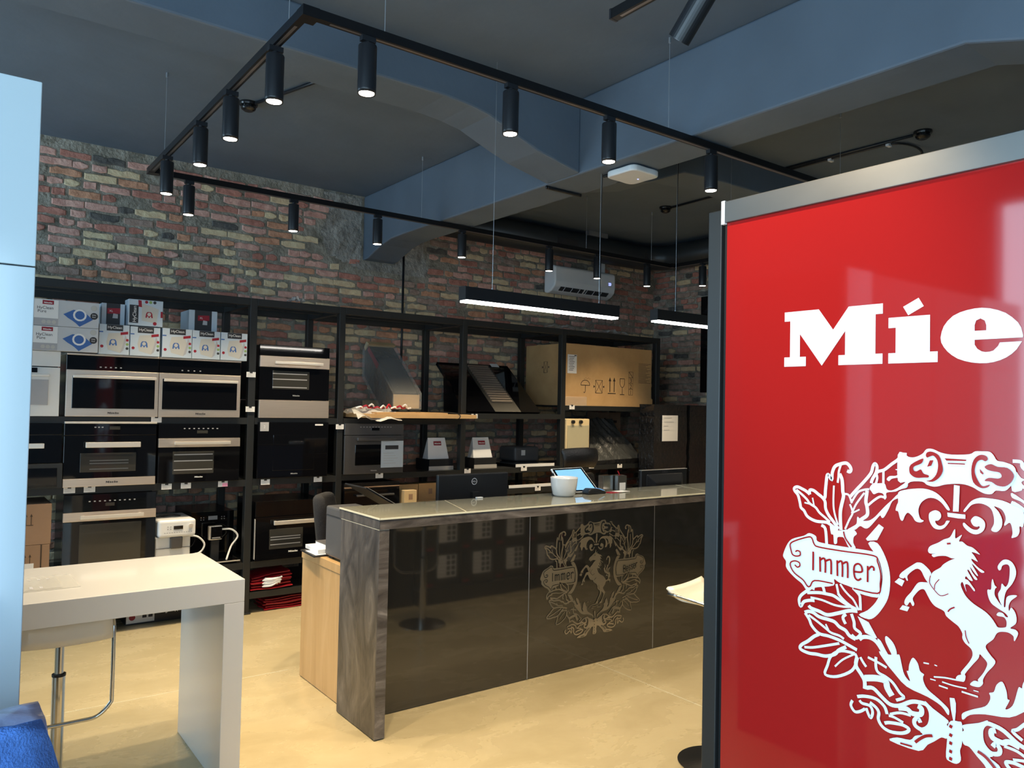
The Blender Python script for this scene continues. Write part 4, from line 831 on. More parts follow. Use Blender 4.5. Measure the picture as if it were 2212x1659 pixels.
bx = 6.175; st([(bx - .035, bz + .14), (bx - .036, bz + .08), (bx - .02, bz + .05), (bx, bz + .04), (bx + .02, bz + .05), (bx + .036, bz + .08), (bx + .035, bz + .14), (bx - .035, bz + .14)]); st([(bx, bz + .04), (bx, bz - .035)]); st([(bx - .035, bz - .038), (bx + .035, bz - .038)], .009)
m.build('glass_mark', 'ink_brown', t); m = MB()
bx = 6.31
for k in range(4): st([(bx - .032, bz - .04 + .065 * k), (bx + .032, bz - .04 + .065 * k), (bx + .032, bz + .025 + .065 * k), (bx - .032, bz + .025 + .065 * k), (bx - .032, bz - .04 + .065 * k)], .005)
for k, c in enumerate('123'): text(m, c, .07, (bx, yy, bz - .033 + .065 * k), FX, FZ)
st([(bx + .032, bz + .155), (bx - .032, bz + .22)], .006)
m.build('stacking_mark', 'ink_brown', t); m = MB()
for k in range(16): st([(6.43, 2.2 - .0145 * k), (6.63 - .02 * (k * 7 % 5), 2.2 - .0145 * k)], .004)
m.build('text_block', 'ink_brown', t)
m = MB().box(5.362, 5.49, 6.197, 6.2, 2.05, 2.25, 0)
for k in range(9): m.box(5.38 + .006 * (k % 2), 5.46 - .01 * (k % 3), 6.1962, 6.197, 2.225 - .018 * k, 2.23 - .018 * k, 1)
m.box(5.455, 5.485, 6.1962, 6.197, 2.235, 2.245, 1); m.build('address_label', ['paper', 'ink'], t)
MB().box(5.328, 6.652, 6.185, 6.2, 1.708, 1.80).build('base_band', 'cardboard', t)
def ft(i, j): return (5.325 + .3 * i, 6.178 - .004 * math.sin(20 * i + 9 * j), 1.705 + .10 * j)
MB().grid(ft, 10, 6).build('film_wrap', 'film', t, smooth=True)
m = MB()
bx, bz, X5 = 6.5, 2.12, 5.334
def sx(pts, wd=.007): m.stroke(pts, wd, (X5, 0, 0), (0, -1, 0), FZ, 0)
sx([(-6.56, bz - .06), (-6.5, bz - .06), (-6.5, bz + .06), (-6.56, bz + .06), (-6.56, bz - .06)]); sx([(-6.56, bz - .06), (-6.5, bz + .06)], .004); sx([(-6.5, bz - .06), (-6.56, bz + .06)], .004)
m.flat([(-6.57, bz), (-6.59, bz + .015), (-6.59, bz - .015)], (X5, 0, 0), (0, -1, 0), FZ); m.flat([(-6.49, bz), (-6.47, bz - .015), (-6.47, bz + .015)], (X5, 0, 0), (0, -1, 0), FZ)
m.build('side_print', 'ink_brown', t)
# paper bags, hob strips, tool case
def paper_bag(x, label):
    t = T('paper_bag', label, 'bag', (x, 6.32, 1.074), 'grey paper bags with red labels', local=True); z = .10
    m = MB(); m.add([(-.115, -.02, z), (.115, -.02, z), (.115, .09, z), (-.115, .09, z), (-.095, .03, z + .2), (.095, .03, z + .2), (.095, .04, z + .2), (-.095, .04, z + .2)], [(0, 3, 2, 1), (4, 5, 6, 7), (0, 1, 5, 4), (1, 2, 6, 5), (2, 3, 7, 6), (3, 0, 4, 7)])
    m.build('sack', 'white_plastic', t, bevel=.004)
    m = MB(); o = Vector((-.042, .0085, z + .128)); u = Vector((0, .05, .2)).normalized(); m.flat([(0, 0), (.084, 0), (.084, .04), (0, .04)], o + Vector((0, -.003, 0)), FX, u, 0)
    logo(m, 0, 0, 0, .07, 1, FX, u, o + Vector((.007, -.0042, .012))); m.build('red_label', ['red_print', 'paper'], t)
    MB().box(-.12, .14, -.05, .2, 0, .1).build('base_case', 'plastic_dark', t)
    MB().box(-.125, .145, -.055, -.05, .0, .035).build('front_strip', 'steel_bright', t)
    return t
paper_bag(3.86, 'grey paper bag with red label, beside the graphite oven'); paper_bag(4.37, 'grey paper bag with red label, right of the third rack post')
for a, b, zz, lab in ((4.70, 5.20, 1.073, 'flat hob with pale steel edge below the grey case'), (4.62, 5.2, .866, 'flat hob with pale edge on the low shelf by the pot'), (4.1, 4.2, 1.073, None)):
    if lab:
        h = T('ceramic_hob', lab, 'hob', ((a + b) / 2, 6.4, zz)); MB().box(a, b, 6.2, 6.65, zz, zz + .03).build('glass_plate', 'black_glass', h); MB().box(a, b, 6.192, 6.2, zz + .004, zz + .034).build('edge_strip', 'white_plastic', h)
tc_ = T('tool_case', 'dark grey case with white label and cord, behind the fourth post', 'case', (5.1, 6.6, 1.073))
MB().box(4.92, 5.25, 6.5, 6.8, 1.104, 1.26).build('shell', 'plastic_grey', tc_, bevel=.03, segs=3); MB().box(5.0, 5.05, 6.496, 6.5, 1.17, 1.225).build('label', 'paper', tc_)
MB().tube(catmull([(5.03, 6.5, 1.27), (5.12, 6.5, 1.30), (5.24, 6.52, 1.285)], 5), .006, 6).build('cord', 'plastic_grey', tc_)
MB().box(4.95, 5.22, 6.52, 6.78, 1.073, 1.104).build('base', 'rubber', tc_)
for i, (x0, x1, z0, z1, y, lab) in enumerate(((3.40, 3.527, .782, .916, 6.12, 'small pale carton in front of the pair of cartons'), (3.41, 3.644, .80, .948, 6.3, 'small brown carton behind the pale one'), (3.65, 3.9, .80, .952, 6.3, 'small brown carton next to the big computer monitor'), (3.53, 3.9, .782, .80, 6.28, 'flat brown carton lying under the pair'))):
    t = carton('small_carton', lab, x0, x1, y, y + .12 if i < 3 else y + .2, z0, z1, 'cardboard_pale' if i == 0 else 'cardboard', group='small cartons behind the monitor')
    if i < 3: cx = (x0 + x1) / 2; MB().box(cx - .018, cx + .022, y - .001, y, z0 + .05, z0 + .10).build('label', 'cardboard_dull', t)
cr = T('cream_grill', 'cream enamel countertop grill with two black knobs standing upright', 'grill', (5.48, 6.25, 1.07))
MB().box(5.333, 5.665, 6.17, 6.26, 1.07, 1.568).build('body', 'cream_enamel', cr, bevel=.008); MB().box(5.35, 5.65, 6.163, 6.17, 1.09, 1.50).build('plate', 'cream_dark', cr, bevel=.003)
for x in (5.42, 5.53): k_ = MB().cyl((x, 6.17, 1.535), (x, 6.145, 1.535), .019, 14).build('knob', 'rubber', cr); MB().box(x - .003, x + .003, 6.14, 6.146, 1.52, 1.55).build('knob_grip', 'rubber', k_)
wh = T('wrapped_hood', 'squat cooker hood wrapped in dark crinkled film beside the cream grill', 'cooker hood', (6.2, 6.5, 1.07))
m = MB()
def fw(i, j):
    a0, a1 = 5.78 + .16 * j, 6.60 - .30 * j; x = a0 + (a1 - a0) * i
    return (x, 6.22 + .36 * j + .012 * math.sin(31 * i + 9 * j) + .01 * math.sin(17 * j + 23 * i), 1.09 + .48 * j + .008 * math.sin(13 * i))
m.grid(fw, 22, 14); m.build('front_film', 'wrap_grey', wh, smooth=True)
MB().prism([(6.24, 1.07), (6.60, 1.56), (6.70, 1.56), (6.70, 1.07)], 'x', 5.83, 6.42).build('body', 'wrap_grey', wh)
MB().prism([(5.74, 1.07), (6.66, 1.07), (6.60, 1.13), (5.8, 1.11)], 'y', 6.2, 6.7).build('base_flange', 'black_film', wh)
for i in range(3):
    for k in range(2):
        t = carton('stacked_carton', 'dim brown carton, %s of the %s column behind the wrapped hood' % (('bottom', 'middle', 'top')[i], ('left', 'right')[k]), 6.30 + .19 * k, 6.485 + .19 * k, 6.72, 6.9, 1.07 + .19 * i, 1.255 + .19 * i, 'cardboard_dull', group='dim cartons behind the wrapped hood')
        MB().box(6.35 + .19 * k, 6.42 + .19 * k, 6.718, 6.72, 1.13 + .19 * i, 1.16 + .19 * i).build('label', 'ink_brown', t)
# appliances in black stretch film right of the rack
for x0, x1, lab in ((6.38, 6.92, 'tall appliance in black stretch film carrying a white sheet'), (6.97, 7.45, 'tall appliance in black stretch film nearest the red wall panel')):
    t = T('wrapped_appliance', lab, 'appliance', ((x0 + x1) / 2, 6.0, 0), 'appliances in black film')
    m = MB(); P8 = [(x0, 5.9), (x1, 5.9), (x1, 6.13), (x0, 6.13)]; rings = []
    n = 24
    for j in range(n + 1):
        for c, (px, py) in enumerate(P8): m.v.append((px + random.uniform(-.008, .008), py + random.uniform(-.008, .008), .12 + 1.62 * j / n))
    for j in range(n):
        for c in range(4): m.f.append((j * 4 + c, j * 4 + (c + 1) % 4, (j + 1) * 4 + (c + 1) % 4, (j + 1) * 4 + c)); m.mi.append(0)
    m.f += [(3, 2, 1, 0), (n * 4, n * 4 + 1, n * 4 + 2, n * 4 + 3)]; m.mi += [0, 0]
    m.build('film_wrap', 'black_film', t)
    MB().box(x0 - .02, x1 + .02, 5.88, 6.15, 0, .12).build('pallet', 'cardboard_dull', t)
    if x0 < 6.5:
        m = MB().box(6.49, 6.745, 5.880, 5.884, 1.333, 1.62, 0)
        for k, l in enumerate((.13, .16, .07, .09)): m.box(6.515, 6.515 + l, 5.8785, 5.880, 1.59 - .045 * k, 1.595 - .045 * k, 1)
        m.build('notice_sheet', ['paper', 'label_grey'], t)
# film scraps on top of the rack
def scrap(x, y, sx_, lab, seed):
    random.seed(seed); ph = [random.uniform(0, 6) for _ in range(4)]; m = MB()
    def fn(i, j): return (x + sx_ * (i - .5), y + .1 * (j - .5), 2.515 + .05 * abs(math.sin(9 * i + ph[0]) * math.sin(6 * j + ph[1])) * (1 - (2 * i - 1) ** 2) + .012 * abs(math.sin(31 * i + ph[2])))
    m.grid(fn, 18, 6); tag(m.build('plastic_scrap', 'film_white', smooth=True), lab, 'plastic film', 'scraps of film on the rack')
scrap(2.40, 6.24, .14, 'crumpled scrap of clear film on the rack above the steel drawer bay', 1)
scrap(5.35, 6.26, .55, 'long scrap of clear film on the rack top near the big carton', 2)
scrap(6.1, 6.3, .5, 'thin scrap of clear film at the right end of the rack top', 5)
# ================================================================== reception counter
def crest_meshes(o, r, u, sc, white, dark, parent, name):
    """the crest as a flat cut-out: wreath, top ornament, horse, two name scrolls and their lettering"""
    B = {}; nrm = Vector(r).cross(Vector(u)).normalized(); o = Vector(o); cnt = 0
    def mb(key):
        return B.setdefault(key, MB())
    for it in CREST:
        g_, k, mir, wd = it[:4]; pts = [(it[i], it[i + 1]) for i in range(4, len(it), 2)]
        for sgn in ((1, -1) if mir else (1,)):
            p = [(x * sgn, y) for x, y in pts]; cnt += 1
            d_ = (cnt * 1.6e-5) + (0 if k in 'WS' else .0034); oo = o + nrm * d_
            part = g_ if k in 'WS' else g_ + '_lines'
            if g_ in ('scroll', 'wreath'): part += ('_r' if sgn < 0 else '_l') if mir else '_c'
            if k in 'WH': mb(part).flat(catmull(p, 3, True) if len(p) > 8 else p, oo, r, u, 0, sc)
            else: mb(part).stroke(catmull(p, 4) if len(p) > 2 else p, wd, oo, r, u, 0, sc)
    # second word on the mirrored scroll
    L = [[(0, 0), (0, 44)], [(0, 44), (13, 42), (15, 34), (12, 25), (0, 23)], [(0, 23), (14, 21), (17, 10), (13, 1), (0, 0)]]
    E_ = [[(0, 15), (15, 16), (14, 25), (8, 31), (2, 27), (0, 15), (2, 5), (8, 0), (14, 4)]]
    S_ = [[(14, 26), (8, 31), (2, 26), (4, 18), (11, 14), (14, 6), (8, 0), (1, 4)]]
    R_l = [[(0, 0), (0, 31)], [(0, 22), (6, 30), (13, 28)]]
    x = 232; ok = o + nrm * .0062
    for g_, adv in ((L, 24), (E_, 22), (S_, 21), (S_, 21), (E_, 22), (R_l, 18)):
        for s_ in g_:
            q_ = [(x + a, 5 + (x - 238) * .17 + b) for a, b in s_]
            mb('word_r').stroke(catmull(q_, 3) if len(s_) > 2 else q_, 5.2, ok, r, u, 0, sc)
        x += adv
    root = bpy.data.objects.new(name, None); COL.objects.link(root); root.parent = parent; root.empty_display_size = .05; ORG[root] = ORG[parent]
    for key, nm, mt in (('wreath_l', 'wreath_half', white), ('wreath_r', 'wreath_half', white), ('wreath_c', 'wreath_centre', white), ('top', 'top_ornament', white), ('horse', 'horse', white), ('scroll_l', 'name_scroll', white), ('scroll_r', 'name_scroll', white), ('word_lines', 'scroll_lettering', dark), ('word_r', 'scroll_lettering', dark),
                        ('wreath_lines_l', 'wreath_lines', dark), ('wreath_lines_r', 'wreath_lines', dark), ('wreath_lines_c', 'wreath_lines', dark), ('top_lines', 'ornament_lines', dark), ('horse_lines', 'horse_lines', dark), ('scroll_lines_l', 'scroll_lines', dark), ('scroll_lines_r', 'scroll_lines', dark)):
        if key in B: B[key].build(nm, mt, root, kind='stuff' if nm.startswith('wreath') or nm.endswith('lines') else None)
    return root
CX0, CX1, CYF, CYB, CZ = 1.826, 5.35, 3.53, 4.01, 1.115
ct = T('reception_counter', 'long dark marble and glass reception counter with a crest', 'counter', (3.5, 3.8, 0))
MB().box(CX0, CX1, CYF, CYB, 1.056, 1.106).build('marble_top', 'marble_brown', ct)
MB().box(CX0 - .001, CX0 + .001, CYF, CYB, 1.059, 1.106).build('marble_end', 'marble_dark', ct)
tp = MB().box(CX0 - .001, CX1, CYF - .001, CYB, 1.107, 1.115).build('glass_top', 'glass_green', ct)
MB().box(CX0 - .003, CX1, CYF - .004, CYF - .001, 1.1065, 1.1152).box(CX0 - .004, CX0 - .001, CYF - .004, CYB, 1.1065, 1.1152).build('glass_edge', 'edge_cream', tp)
for xa in (2.35, 4.42): MB().prism([(xa, 3.54), (xa + .004, 3.54), (xa + .154, 4.0), (xa + .15, 4.0)], 'z', 1.1151, 1.1154).build('glass_joint', 'edge_cream', tp)
MB().box(CX0, 1.882, CYF + .005, CYB - .02, .004, 1.054).build('end_panel', 'marble_dark', ct, bevel=.002)
MB().box(1.8825, 1.8835, CYF + .006, 3.80, .004, 1.054).build('end_panel_inner', 'marble_brown', ct)
MB().box(CX0 + .001, 1.882, CYF + .003, CYF + .005, .01, 1.054).build('end_panel_edge', 'marble_brown', ct)
MB().box(CX0, 1.882, CYF + .004, CYB - .02, 1.0535, 1.0565).build('metal_seam', 'edge_cream', ct)
for a, b in ((1.884, 3.004), (3.008, 4.128), (4.132, 5.30)): MB().box(a, b, 3.803, 3.815, .004, 1.055).build('glass_panel', 'counter_glass', ct)
MB().box(1.884, 5.30, 3.8165, 3.85, .004, 1.055).build('backing_board', 'box_black', ct)
for x in (3.006, 4.13): MB().box(x - .002, x + .002, 3.8025, 3.8165, .004, 1.055).build('panel_joint', 'picture_grey', ct)
crest_meshes((3.57, 3.8022, .567), (1, 0, 0), (0, 0, 1), .001 * 1.09, 'vinyl_sand', 'counter_glass', ct, 'crest')
MB().box(5.30, 5.35, CYF + .005, CYB - .02, .004, 1.054).build('end_panel', 'marble_dark', ct)
# desk behind
dk = T('desk', 'light oak desk tucked behind the counter end', 'desk', (2.6, 4.35, 0))
MB().box(1.872, 1.91, 4.03, 4.64, .004, .724).build('side_panel', 'wood', dk, bevel=.002); MB().box(1.868, 4.9, 4.03, 4.645, .726, .777).build('desk_top', 'wood', dk, bevel=.003)
MB().box(4.86, 4.9, 4.03, 4.64, .004, .724).build('side_panel', 'wood', dk); MB().box(1.91, 4.86, 4.05, 4.07, .3, .724).build('back_panel', 'wood', dk)
cl = T('clipboard', 'black clipboard with papers on the oak desk corner', 'clipboard', (1.92, 4.46, .777), None)
MB().prism([(1.828, 4.36), (2.06, 4.36), (2.06, 4.60), (1.842, 4.60)], 'z', .7775, .786).build('board', 'plastic_dark', cl)
MB().prism([(1.845, 4.37), (1.93, 4.38), (1.93, 4.52), (1.85, 4.54)], 'z', .786, .788).build('form_sheet', 'paper', cl)
tag(MB().prism([(1.87, 4.40), (2.10, 4.40), (2.10, 4.60), (1.88, 4.62)], 'z', .7885, .812).build('paper_stack', 'paper', bevel=.002), 'stack of white papers on the clipboard', 'paper')
nb = T('notebook', 'thick dark-covered notebook lying on the white papers', 'notebook', (2.02, 4.48, .8125)); MB().box(1.93, 2.13, 4.42, 4.58, .8135, .832).build('pages', 'paper', nb); MB().box(1.928, 2.132, 4.418, 4.582, .832, .836).build('cover', 'plastic_grey', nb)
pc = T('desktop_computer', 'dark computer case standing on the desk behind the counter end', 'computer', (2.0, 4.22, .777))
MB().box(1.893, 2.09, 4.05, 4.355, .79, 1.082).build('case', 'plastic_grey', pc, bevel=.012); MB().box(1.89, 1.893, 4.06, 4.345, 1.03, 1.033).build('panel_line', 'plastic_dark', pc)
MB().box(1.91, 1.95, 4.07, 4.12, .7775, .79).box(2.03, 2.07, 4.28, 4.33, .7775, .79).box(1.91, 1.95, 4.28, 4.33, .7775, .79).build('foot', 'rubber', pc)
# chairs behind the counter
def chair_base(t, h):
    MB().cyl((0, 0, .09), (0, 0, h), .025, 12).build('gas_lift', 'chrome', t)
    for k in range(5):
        a = 2 * PI * k / 5 + .3; c, s = math.cos(a), math.sin(a)
        l = MB().tube([(0, 0, .10), (.14 * c, .14 * s, .085), (.27 * c, .27 * s, .07)], .018, 8).build('base_arm', 'plastic_dark', t)
        MB().cyl((.27 * c - .012 * s, .27 * s + .012 * c, .028), (.27 * c + .012 * s, .27 * s - .012 * c, .028), .027, 14).build('castor', 'rubber', l)
def slab(name, mt, parent, w_, h_, d_, fn, nu=10, nv=10, th=.07, bev=.03):
    m = MB(); m.grid(fn, nu, nv); o = m.build(name, mt, parent, smooth=True, solid=th); q = o.modifiers.new('bevel', 'BEVEL'); q.width = bev; q.segments = 3; return o
oc = T('office_chair', 'dark fabric office chair seen edge-on by the counter end', 'chair', (2.40, 4.90, 0), rz=math.radians(56), local=True)
def bk1(i, j):
    w_ = .235 * (1 - .25 * (2 * j - 1) ** 4) ; return ((2 * i - 1) * w_, .22 + .05 * (1 - (2 * i - 1) ** 2) + .06 * (j - .5), .56 + .50 * j)
slab('backrest', 'fabric_dark', oc, 0, 0, 0, bk1, th=.075, bev=.03)
slab('seat', 'fabric_dark', oc, 0, 0, 0, lambda i, j: ((2 * i - 1) * .22, -.22 + .44 * j, .47 + .01 * math.sin(3 * i)), th=.08)
MB().tube([(0, .1, .44), (0, .26, .46), (0, .28, .75)], .018).build('back_bracket', 'plastic_dark', oc); chair_base(oc, .44)
lc = T('leather_chair', 'black leather executive chair with padded headrest behind the counter', 'chair', (4.23, 4.95, 0), rz=0, local=True)
def hr(i, j):
    a = 2 * i - 1; return (a * .185 * (1 - .16 * (1 - j) ** 2), -.25 + .05 * a * a - .03 * math.sin(PI * j), 1.215 + .135 * j - .015 * a * a * (1 - j) + .01 * (1 - a * a) * j)
slab('headrest', 'leather', lc, 0, 0, 0, hr, 14, 8, .06, .025)
def lb(i, j): a = 2 * i - 1; return (a * (.24 - .05 * j), -.20 + .06 * a * a - .04 * math.sin(3 * j), .55 + .60 * j)
slab('backrest', 'leather', lc, 0, 0, 0, lb, 12, 12, .09)
slab('seat', 'leather', lc, 0, 0, 0, lambda i, j: ((2 * i - 1) * .25, -.22 + .5 * j, .48 + .01 * math.sin(5 * j)), th=.1)
MB().tube([(0, -.16, 1.1), (0, -.18, 1.25)], .02).build('headrest_post', 'plastic_dark', lc)
for s_ in (-1, 1): MB().tube(catmull([(s_ * .26, -.15, .55), (s_ * .30, -.12, .70), (s_ * .30, .15, .70), (s_ * .26, .18, .5)], 4), .02).build('armrest', 'plastic_dark', lc)
chair_base(lc, .46)
# monitors
def monitor(label, x0, x1, z0, z1, y, style):
    t = T('computer_monitor', label, 'monitor', ((x0 + x1) / 2, y, .777), 'computer monitors'); cx = (x0 + x1) / 2
    MB().box(x0, x1, y, y + .03, z0, z1).build('shell', 'plastic_dark', t, bevel=.008)
    MB().box(x0 + .012, x1 - .012, y + .03, y + .031, z0 + .015, z1 - .012).build('screen', 'screen_dark', t)
    if style:
        m = MB(); cz = z1 - .052; n = 28
        o_ = [(.022 * math.cos(2 * PI * k / n), .022 * math.sin(2 * PI * k / n)) for k in range(n)]; i_ = [(.0185 * math.cos(2 * PI * k / n), .0185 * math.sin(2 * PI * k / n)) for k in range(n)]
        m.flat(o_, (cx, y - .0015, cz), FX, FZ, 0, 1, [i_]); text(m, 'DELL', .0135, (cx, y - .0015, cz - .0045), FX, FZ); m.build('round_logo', 'paper', t)
    else:
        b = MB(); b.add([(x0 + .05, y, z0 + .02), (x1 - .05, y, z0 + .02), (x1 - .05, y, z1 - .03), (x0 + .05, y, z1 - .03), (x0 + .12, y - .05, z0 + .06), (x1 - .12, y - .05, z0 + .06), (x1 - .12, y - .05, z1 - .10), (x0 + .12, y - .05, z1 - .10)], [(0, 1, 2, 3)[::-1], (4, 5, 6, 7), (0, 1, 5, 4), (1, 2, 6, 5), (2, 3, 7, 6), (3, 0, 4, 7)])
        b.build('rear_bulge', 'plastic_dark', t, bevel=.01)
        m = MB(); text(m, 'DELL', .03, (cx, y - .003, z1 - .028), FX, FZ); m.build('embossed_logo', 'plastic_grey', t)
        MB().box(x0, x1, y - .002, y + .03, z1 - .003, z1 + .001).build('silver_rim', 'steel_bright', t)
    MB().box(cx - .03, cx + .03, y - .03, y, .80, z1 - .12).build('stand', 'plastic_dark', t); MB().box(cx - .11, cx + .11, y - .09, y + .10, .777, .797).build('base', 'plastic_dark', t, bevel=.006)
monitor('flat black monitor back with round logo, behind the counter', 2.633, 3.2, .885, 1.237, 4.3, 1); monitor('older black monitor with a sloping rear shell near the red panel post', 4.577, 5.125, .88, 1.196, 4.36, 0)
lp = T('laptop', 'open laptop with tilted dark lid on a riser behind the counter', 'laptop', (2.4, 4.4, .777))
MB().prism([(2.44, .985), (2.10, 1.18), (2.105, 1.187), (2.448, .995)], 'y', 4.25, 4.55).build('lid', 'plastic_dark', lp); MB().prism([(2.44, .975), (2.615, .968), (2.615, .981), (2.44, .99)], 'y', 4.25, 4.55).build('keyboard_deck', 'plastic_grey', lp)
MB().prism([(2.447, .99), (2.11, 1.185), (2.108, 1.188), (2.448, .996)], 'y', 4.247, 4.25).build('silver_edge', 'steel_bright', lp)
MB().box(2.46, 2.61, 4.29, 4.51, .777, .966).build('riser', 'plastic_dark', lp, bevel=.01)
# small things on the counter top
tag(MB().lathe([(.0, 0), (.062, 0), (.074, .012), (.086, .07), (.090, .115), (.0905, .122), (.086, .122), (.082, .07), (.07, .016), (0, .014)], (3.315, 3.845, 1.1156), 32).build('white_pot', 'white_gloss', smooth=True), 'white ceramic pot on the counter in front of the tablet', 'pot')
tb = T('tablet_stand', 'tablet with blue screen tilted on a dark stand on the counter', 'tablet', (3.52, 3.96, CZ))
def tq(x, s): return (x + .10 * (s - .5) * 0, 3.945 + .10 * s, 1.125 + .165 * s)
a = [(3.37, 3.895, 1.128), (3.66, 3.875, 1.125), (3.60, 3.995, 1.283), (3.335, 4.005, 1.278)]
def quad(m, P_, off, inset, th, mi=0):
    P_ = [Vector(p) for p in P_]; n = (P_[1] - P_[0]).cross(P_[3] - P_[0]).normalized(); c = sum(P_, Vector()) / 4
    Q = [c + (p - c) * (1 - inset) + n * off for p in P_]; B_ = [q - n * th for q in Q]
    m.add(Q + B_, [(0, 1, 2, 3), (7, 6, 5, 4), (0, 4, 5, 1), (1, 5, 6, 2), (2, 6, 7, 3), (3, 7, 4, 0)], mi)
m = MB(); quad(m, a, 0, 0, .012); m.build('tablet_frame', 'white_plastic', tb, bevel=.003)
m = MB(); quad(m, a, .001, .05, .001); m.build('bezel', 'black_glass', tb); m = MB(); quad(m, a, .002, .16, .001); m.build('screen', 'screen_blue', tb)
MB().prism([(3.945, CZ + .0006), (4.0, CZ + .0006), (4.0, 1.25), (3.985, 1.25), (3.955, 1.18)], 'x', 3.34, 3.39).build('stand_side', 'plastic_dark', tb); MB().prism([(3.91, CZ + .0006), (4.005, CZ + .0006), (4.005, 1.2)], 'x', 3.6, 3.65).build('stand_side', 'plastic_dark', tb)
cdr = T('card_reader', 'black card payment terminal lying before the tablet', 'card reader', (3.58, 3.86, CZ))
MB().prism([(3.50, CZ + .0006), (3.66, CZ + .0006), (3.67, 1.127), (3.60, 1.15), (3.53, 1.155), (3.505, 1.14)], 'y', 3.81, 3.88).build('body', 'plastic_dark', cdr, bevel=.008)
m = MB(); quad(m, [(3.61, 3.82, 1.1495), (3.66, 3.82, 1.134), (3.66, 3.87, 1.134), (3.61, 3.87, 1.1495)], .002, 0, .001); m.build('screen', 'screen_blue', cdr)
hl = T('card_holder', 'clear silver card holder with white cards on the counter', 'holder', (3.86, 3.94, CZ))
MB().box(3.755, 3.85, 3.94, 3.99, CZ + .0006, 1.222).build('box_side', 'chrome', hl, bevel=.002); MB().box(3.86, 3.945, 3.90, 3.985, CZ + .0006, 1.22).build('box_side', 'steel_panel', hl, bevel=.002); MB().box(3.875, 3.93, 3.896, 3.9, CZ + .004, 1.17).build('white_card', 'paper', hl)
tag(MB().cyl((3.905, 3.93, 1.22), (3.89, 3.935, 1.25), .004, 8).build('red_pen', 'red_plastic'), 'red pen sticking up out of the card holder', 'pen')
for k, (x, lab) in enumerate(((3.70, 'pink and white leaflet lying left on the counter'), (3.78, 'white leaflet with red print lying before the card holder'))):
    o = MB().prism([(x, 3.80), (x + .11, 3.81), (x + .10, 3.88), (x - .01, 3.87)], 'z', CZ + .0006 + .003 * k, CZ + .0026 + .003 * k).build('leaflet', 'paper' if k else 'red_plastic'); tag(o, lab, 'leaflet', 'leaflets on the counter')
tag(MB().box(2.72, 2.765, 3.975, 3.995, CZ + .0006, 1.124).build('usb_stick', 'white_plastic', bevel=.002), 'tiny white stick at the counter edge under the round logo', 'usb stick')
# ================================================================== white table and stools
tw = T('high_table', 'glossy white high table with slab legs in the left foreground', 'table', (.3, 3.85, 0))
MB().box(-1.0, 1.143, 3.488, 4.20, .80, .90).build('table_top', 'table_white', tw, bevel=.002)
MB().box(1.055, 1.143, 3.488, 4.20, 0, .7995).build('slab_leg', 'table_white', tw, bevel=.002); MB().box(-1.0, -.912, 3.488, 4.20, 0, .7995).build('slab_leg', 'table_white', tw, bevel=.002)
ac = T('acrylic_holder', 'clear acrylic sheet holder with printed chart on the white table', 'sign holder', (.3, 3.83, .9))
MB().prism([(-.05, 3.69), (.523, 3.69), (.517, 3.975), (-.05, 3.985)], 'z', .9005, .9035).build('clear_plate', 'acrylic', ac); m = MB().box(0, .46, 3.71, 3.95, .9037, .9042, 0)
for k in range(9): m.box(.1 + .035 * k, .112 + .035 * k, 3.73, 3.76 + .05 * ((k * 7) % 4) / 3, .9043, .9046, 1)
for k in range(11): m.box(.08 + .034 * k, .092 + .034 * k, 3.90, 3.915, .9043, .9046, 1)
m.build('chart_sheet', ['acrylic', 'label_grey'], ac)
def stool(label, loc, rz, h):
    t = T('bar_stool', label, 'stool', loc, 'white bar stools', rz, local=True)
    MB().lathe([(0, 0), (.18, 0), (.18, .006), (.03, .014), (0, .014)], n=40).build('base_plate', 'chrome', t, smooth=False); MB().cyl((0, 0, .012), (0, 0, h - .28), .026, 20).build('outer_column', 'chrome', t, smooth=False)
    MB().cyl((0, 0, h - .28), (0, 0, h - .27), .0275, 20).build('collar', 'rubber', t); MB().cyl((0, 0, h - .27), (0, 0, h - .03), .018, 16).build('piston', 'chrome', t)
    W_ = .172
    def sf(i, j):
        s = j; y = -.19 + .37 * s; z = h
        if s < .3: q = (.3 - s) / .3; a_ = q * PI / 2; y = -.145 - .045 * math.sin(a_); z = h - .045 * (1 - math.cos(a_)) - .05 * max(0, q - .6) / .4
        else: y = -.145 + .325 * (s - .3) / .7
        if s > .8: q = (s - .8) / .2; z = h + .045 * q * q
        return ((2 * i - 1) * W_, y, z - .008 * (1 - (2 * i - 1) ** 2))
    m = MB(); m.grid(sf, 8, 22); m.build('seat', 'seat_white', t, smooth=True, solid=.014)
    e = [(W_, -.115, h - .01), (W_, .0, h), (W_, .18, h + .04)]
    loop = [(-W_ - .006, .17, h + .02), (-W_ - .006, -.1, h - .01), (-W_ - .006, -.17, h - .03), (-W_ - .006, -.185, h - .10)]
    dn = [(-W_ - .006, -.185, h - .33), (-W_ + .0, -.185, h - .375), (-W_ + .05, -.185, h - .42), (-.05, -.185, h - .425)]
    half = loop + dn; full = half + [(-x, y, z) for x, y, z in half[::-1]]
    MB().tube(catmull(full, 4), .0085, 8).build('frame_loop', 'chrome', t, smooth=True); MB().box(-.05, .05, -.06, .06, h - .035, h - .018).build('seat_mount', 'chrome', t)
    return t
stool('white bar stool tucked under the high table', (.478, 3.88, 0), 0, .765); stool('white bar stool half hidden by the red panel post', (3.07, 2.41, 0), math.radians(12), .79)
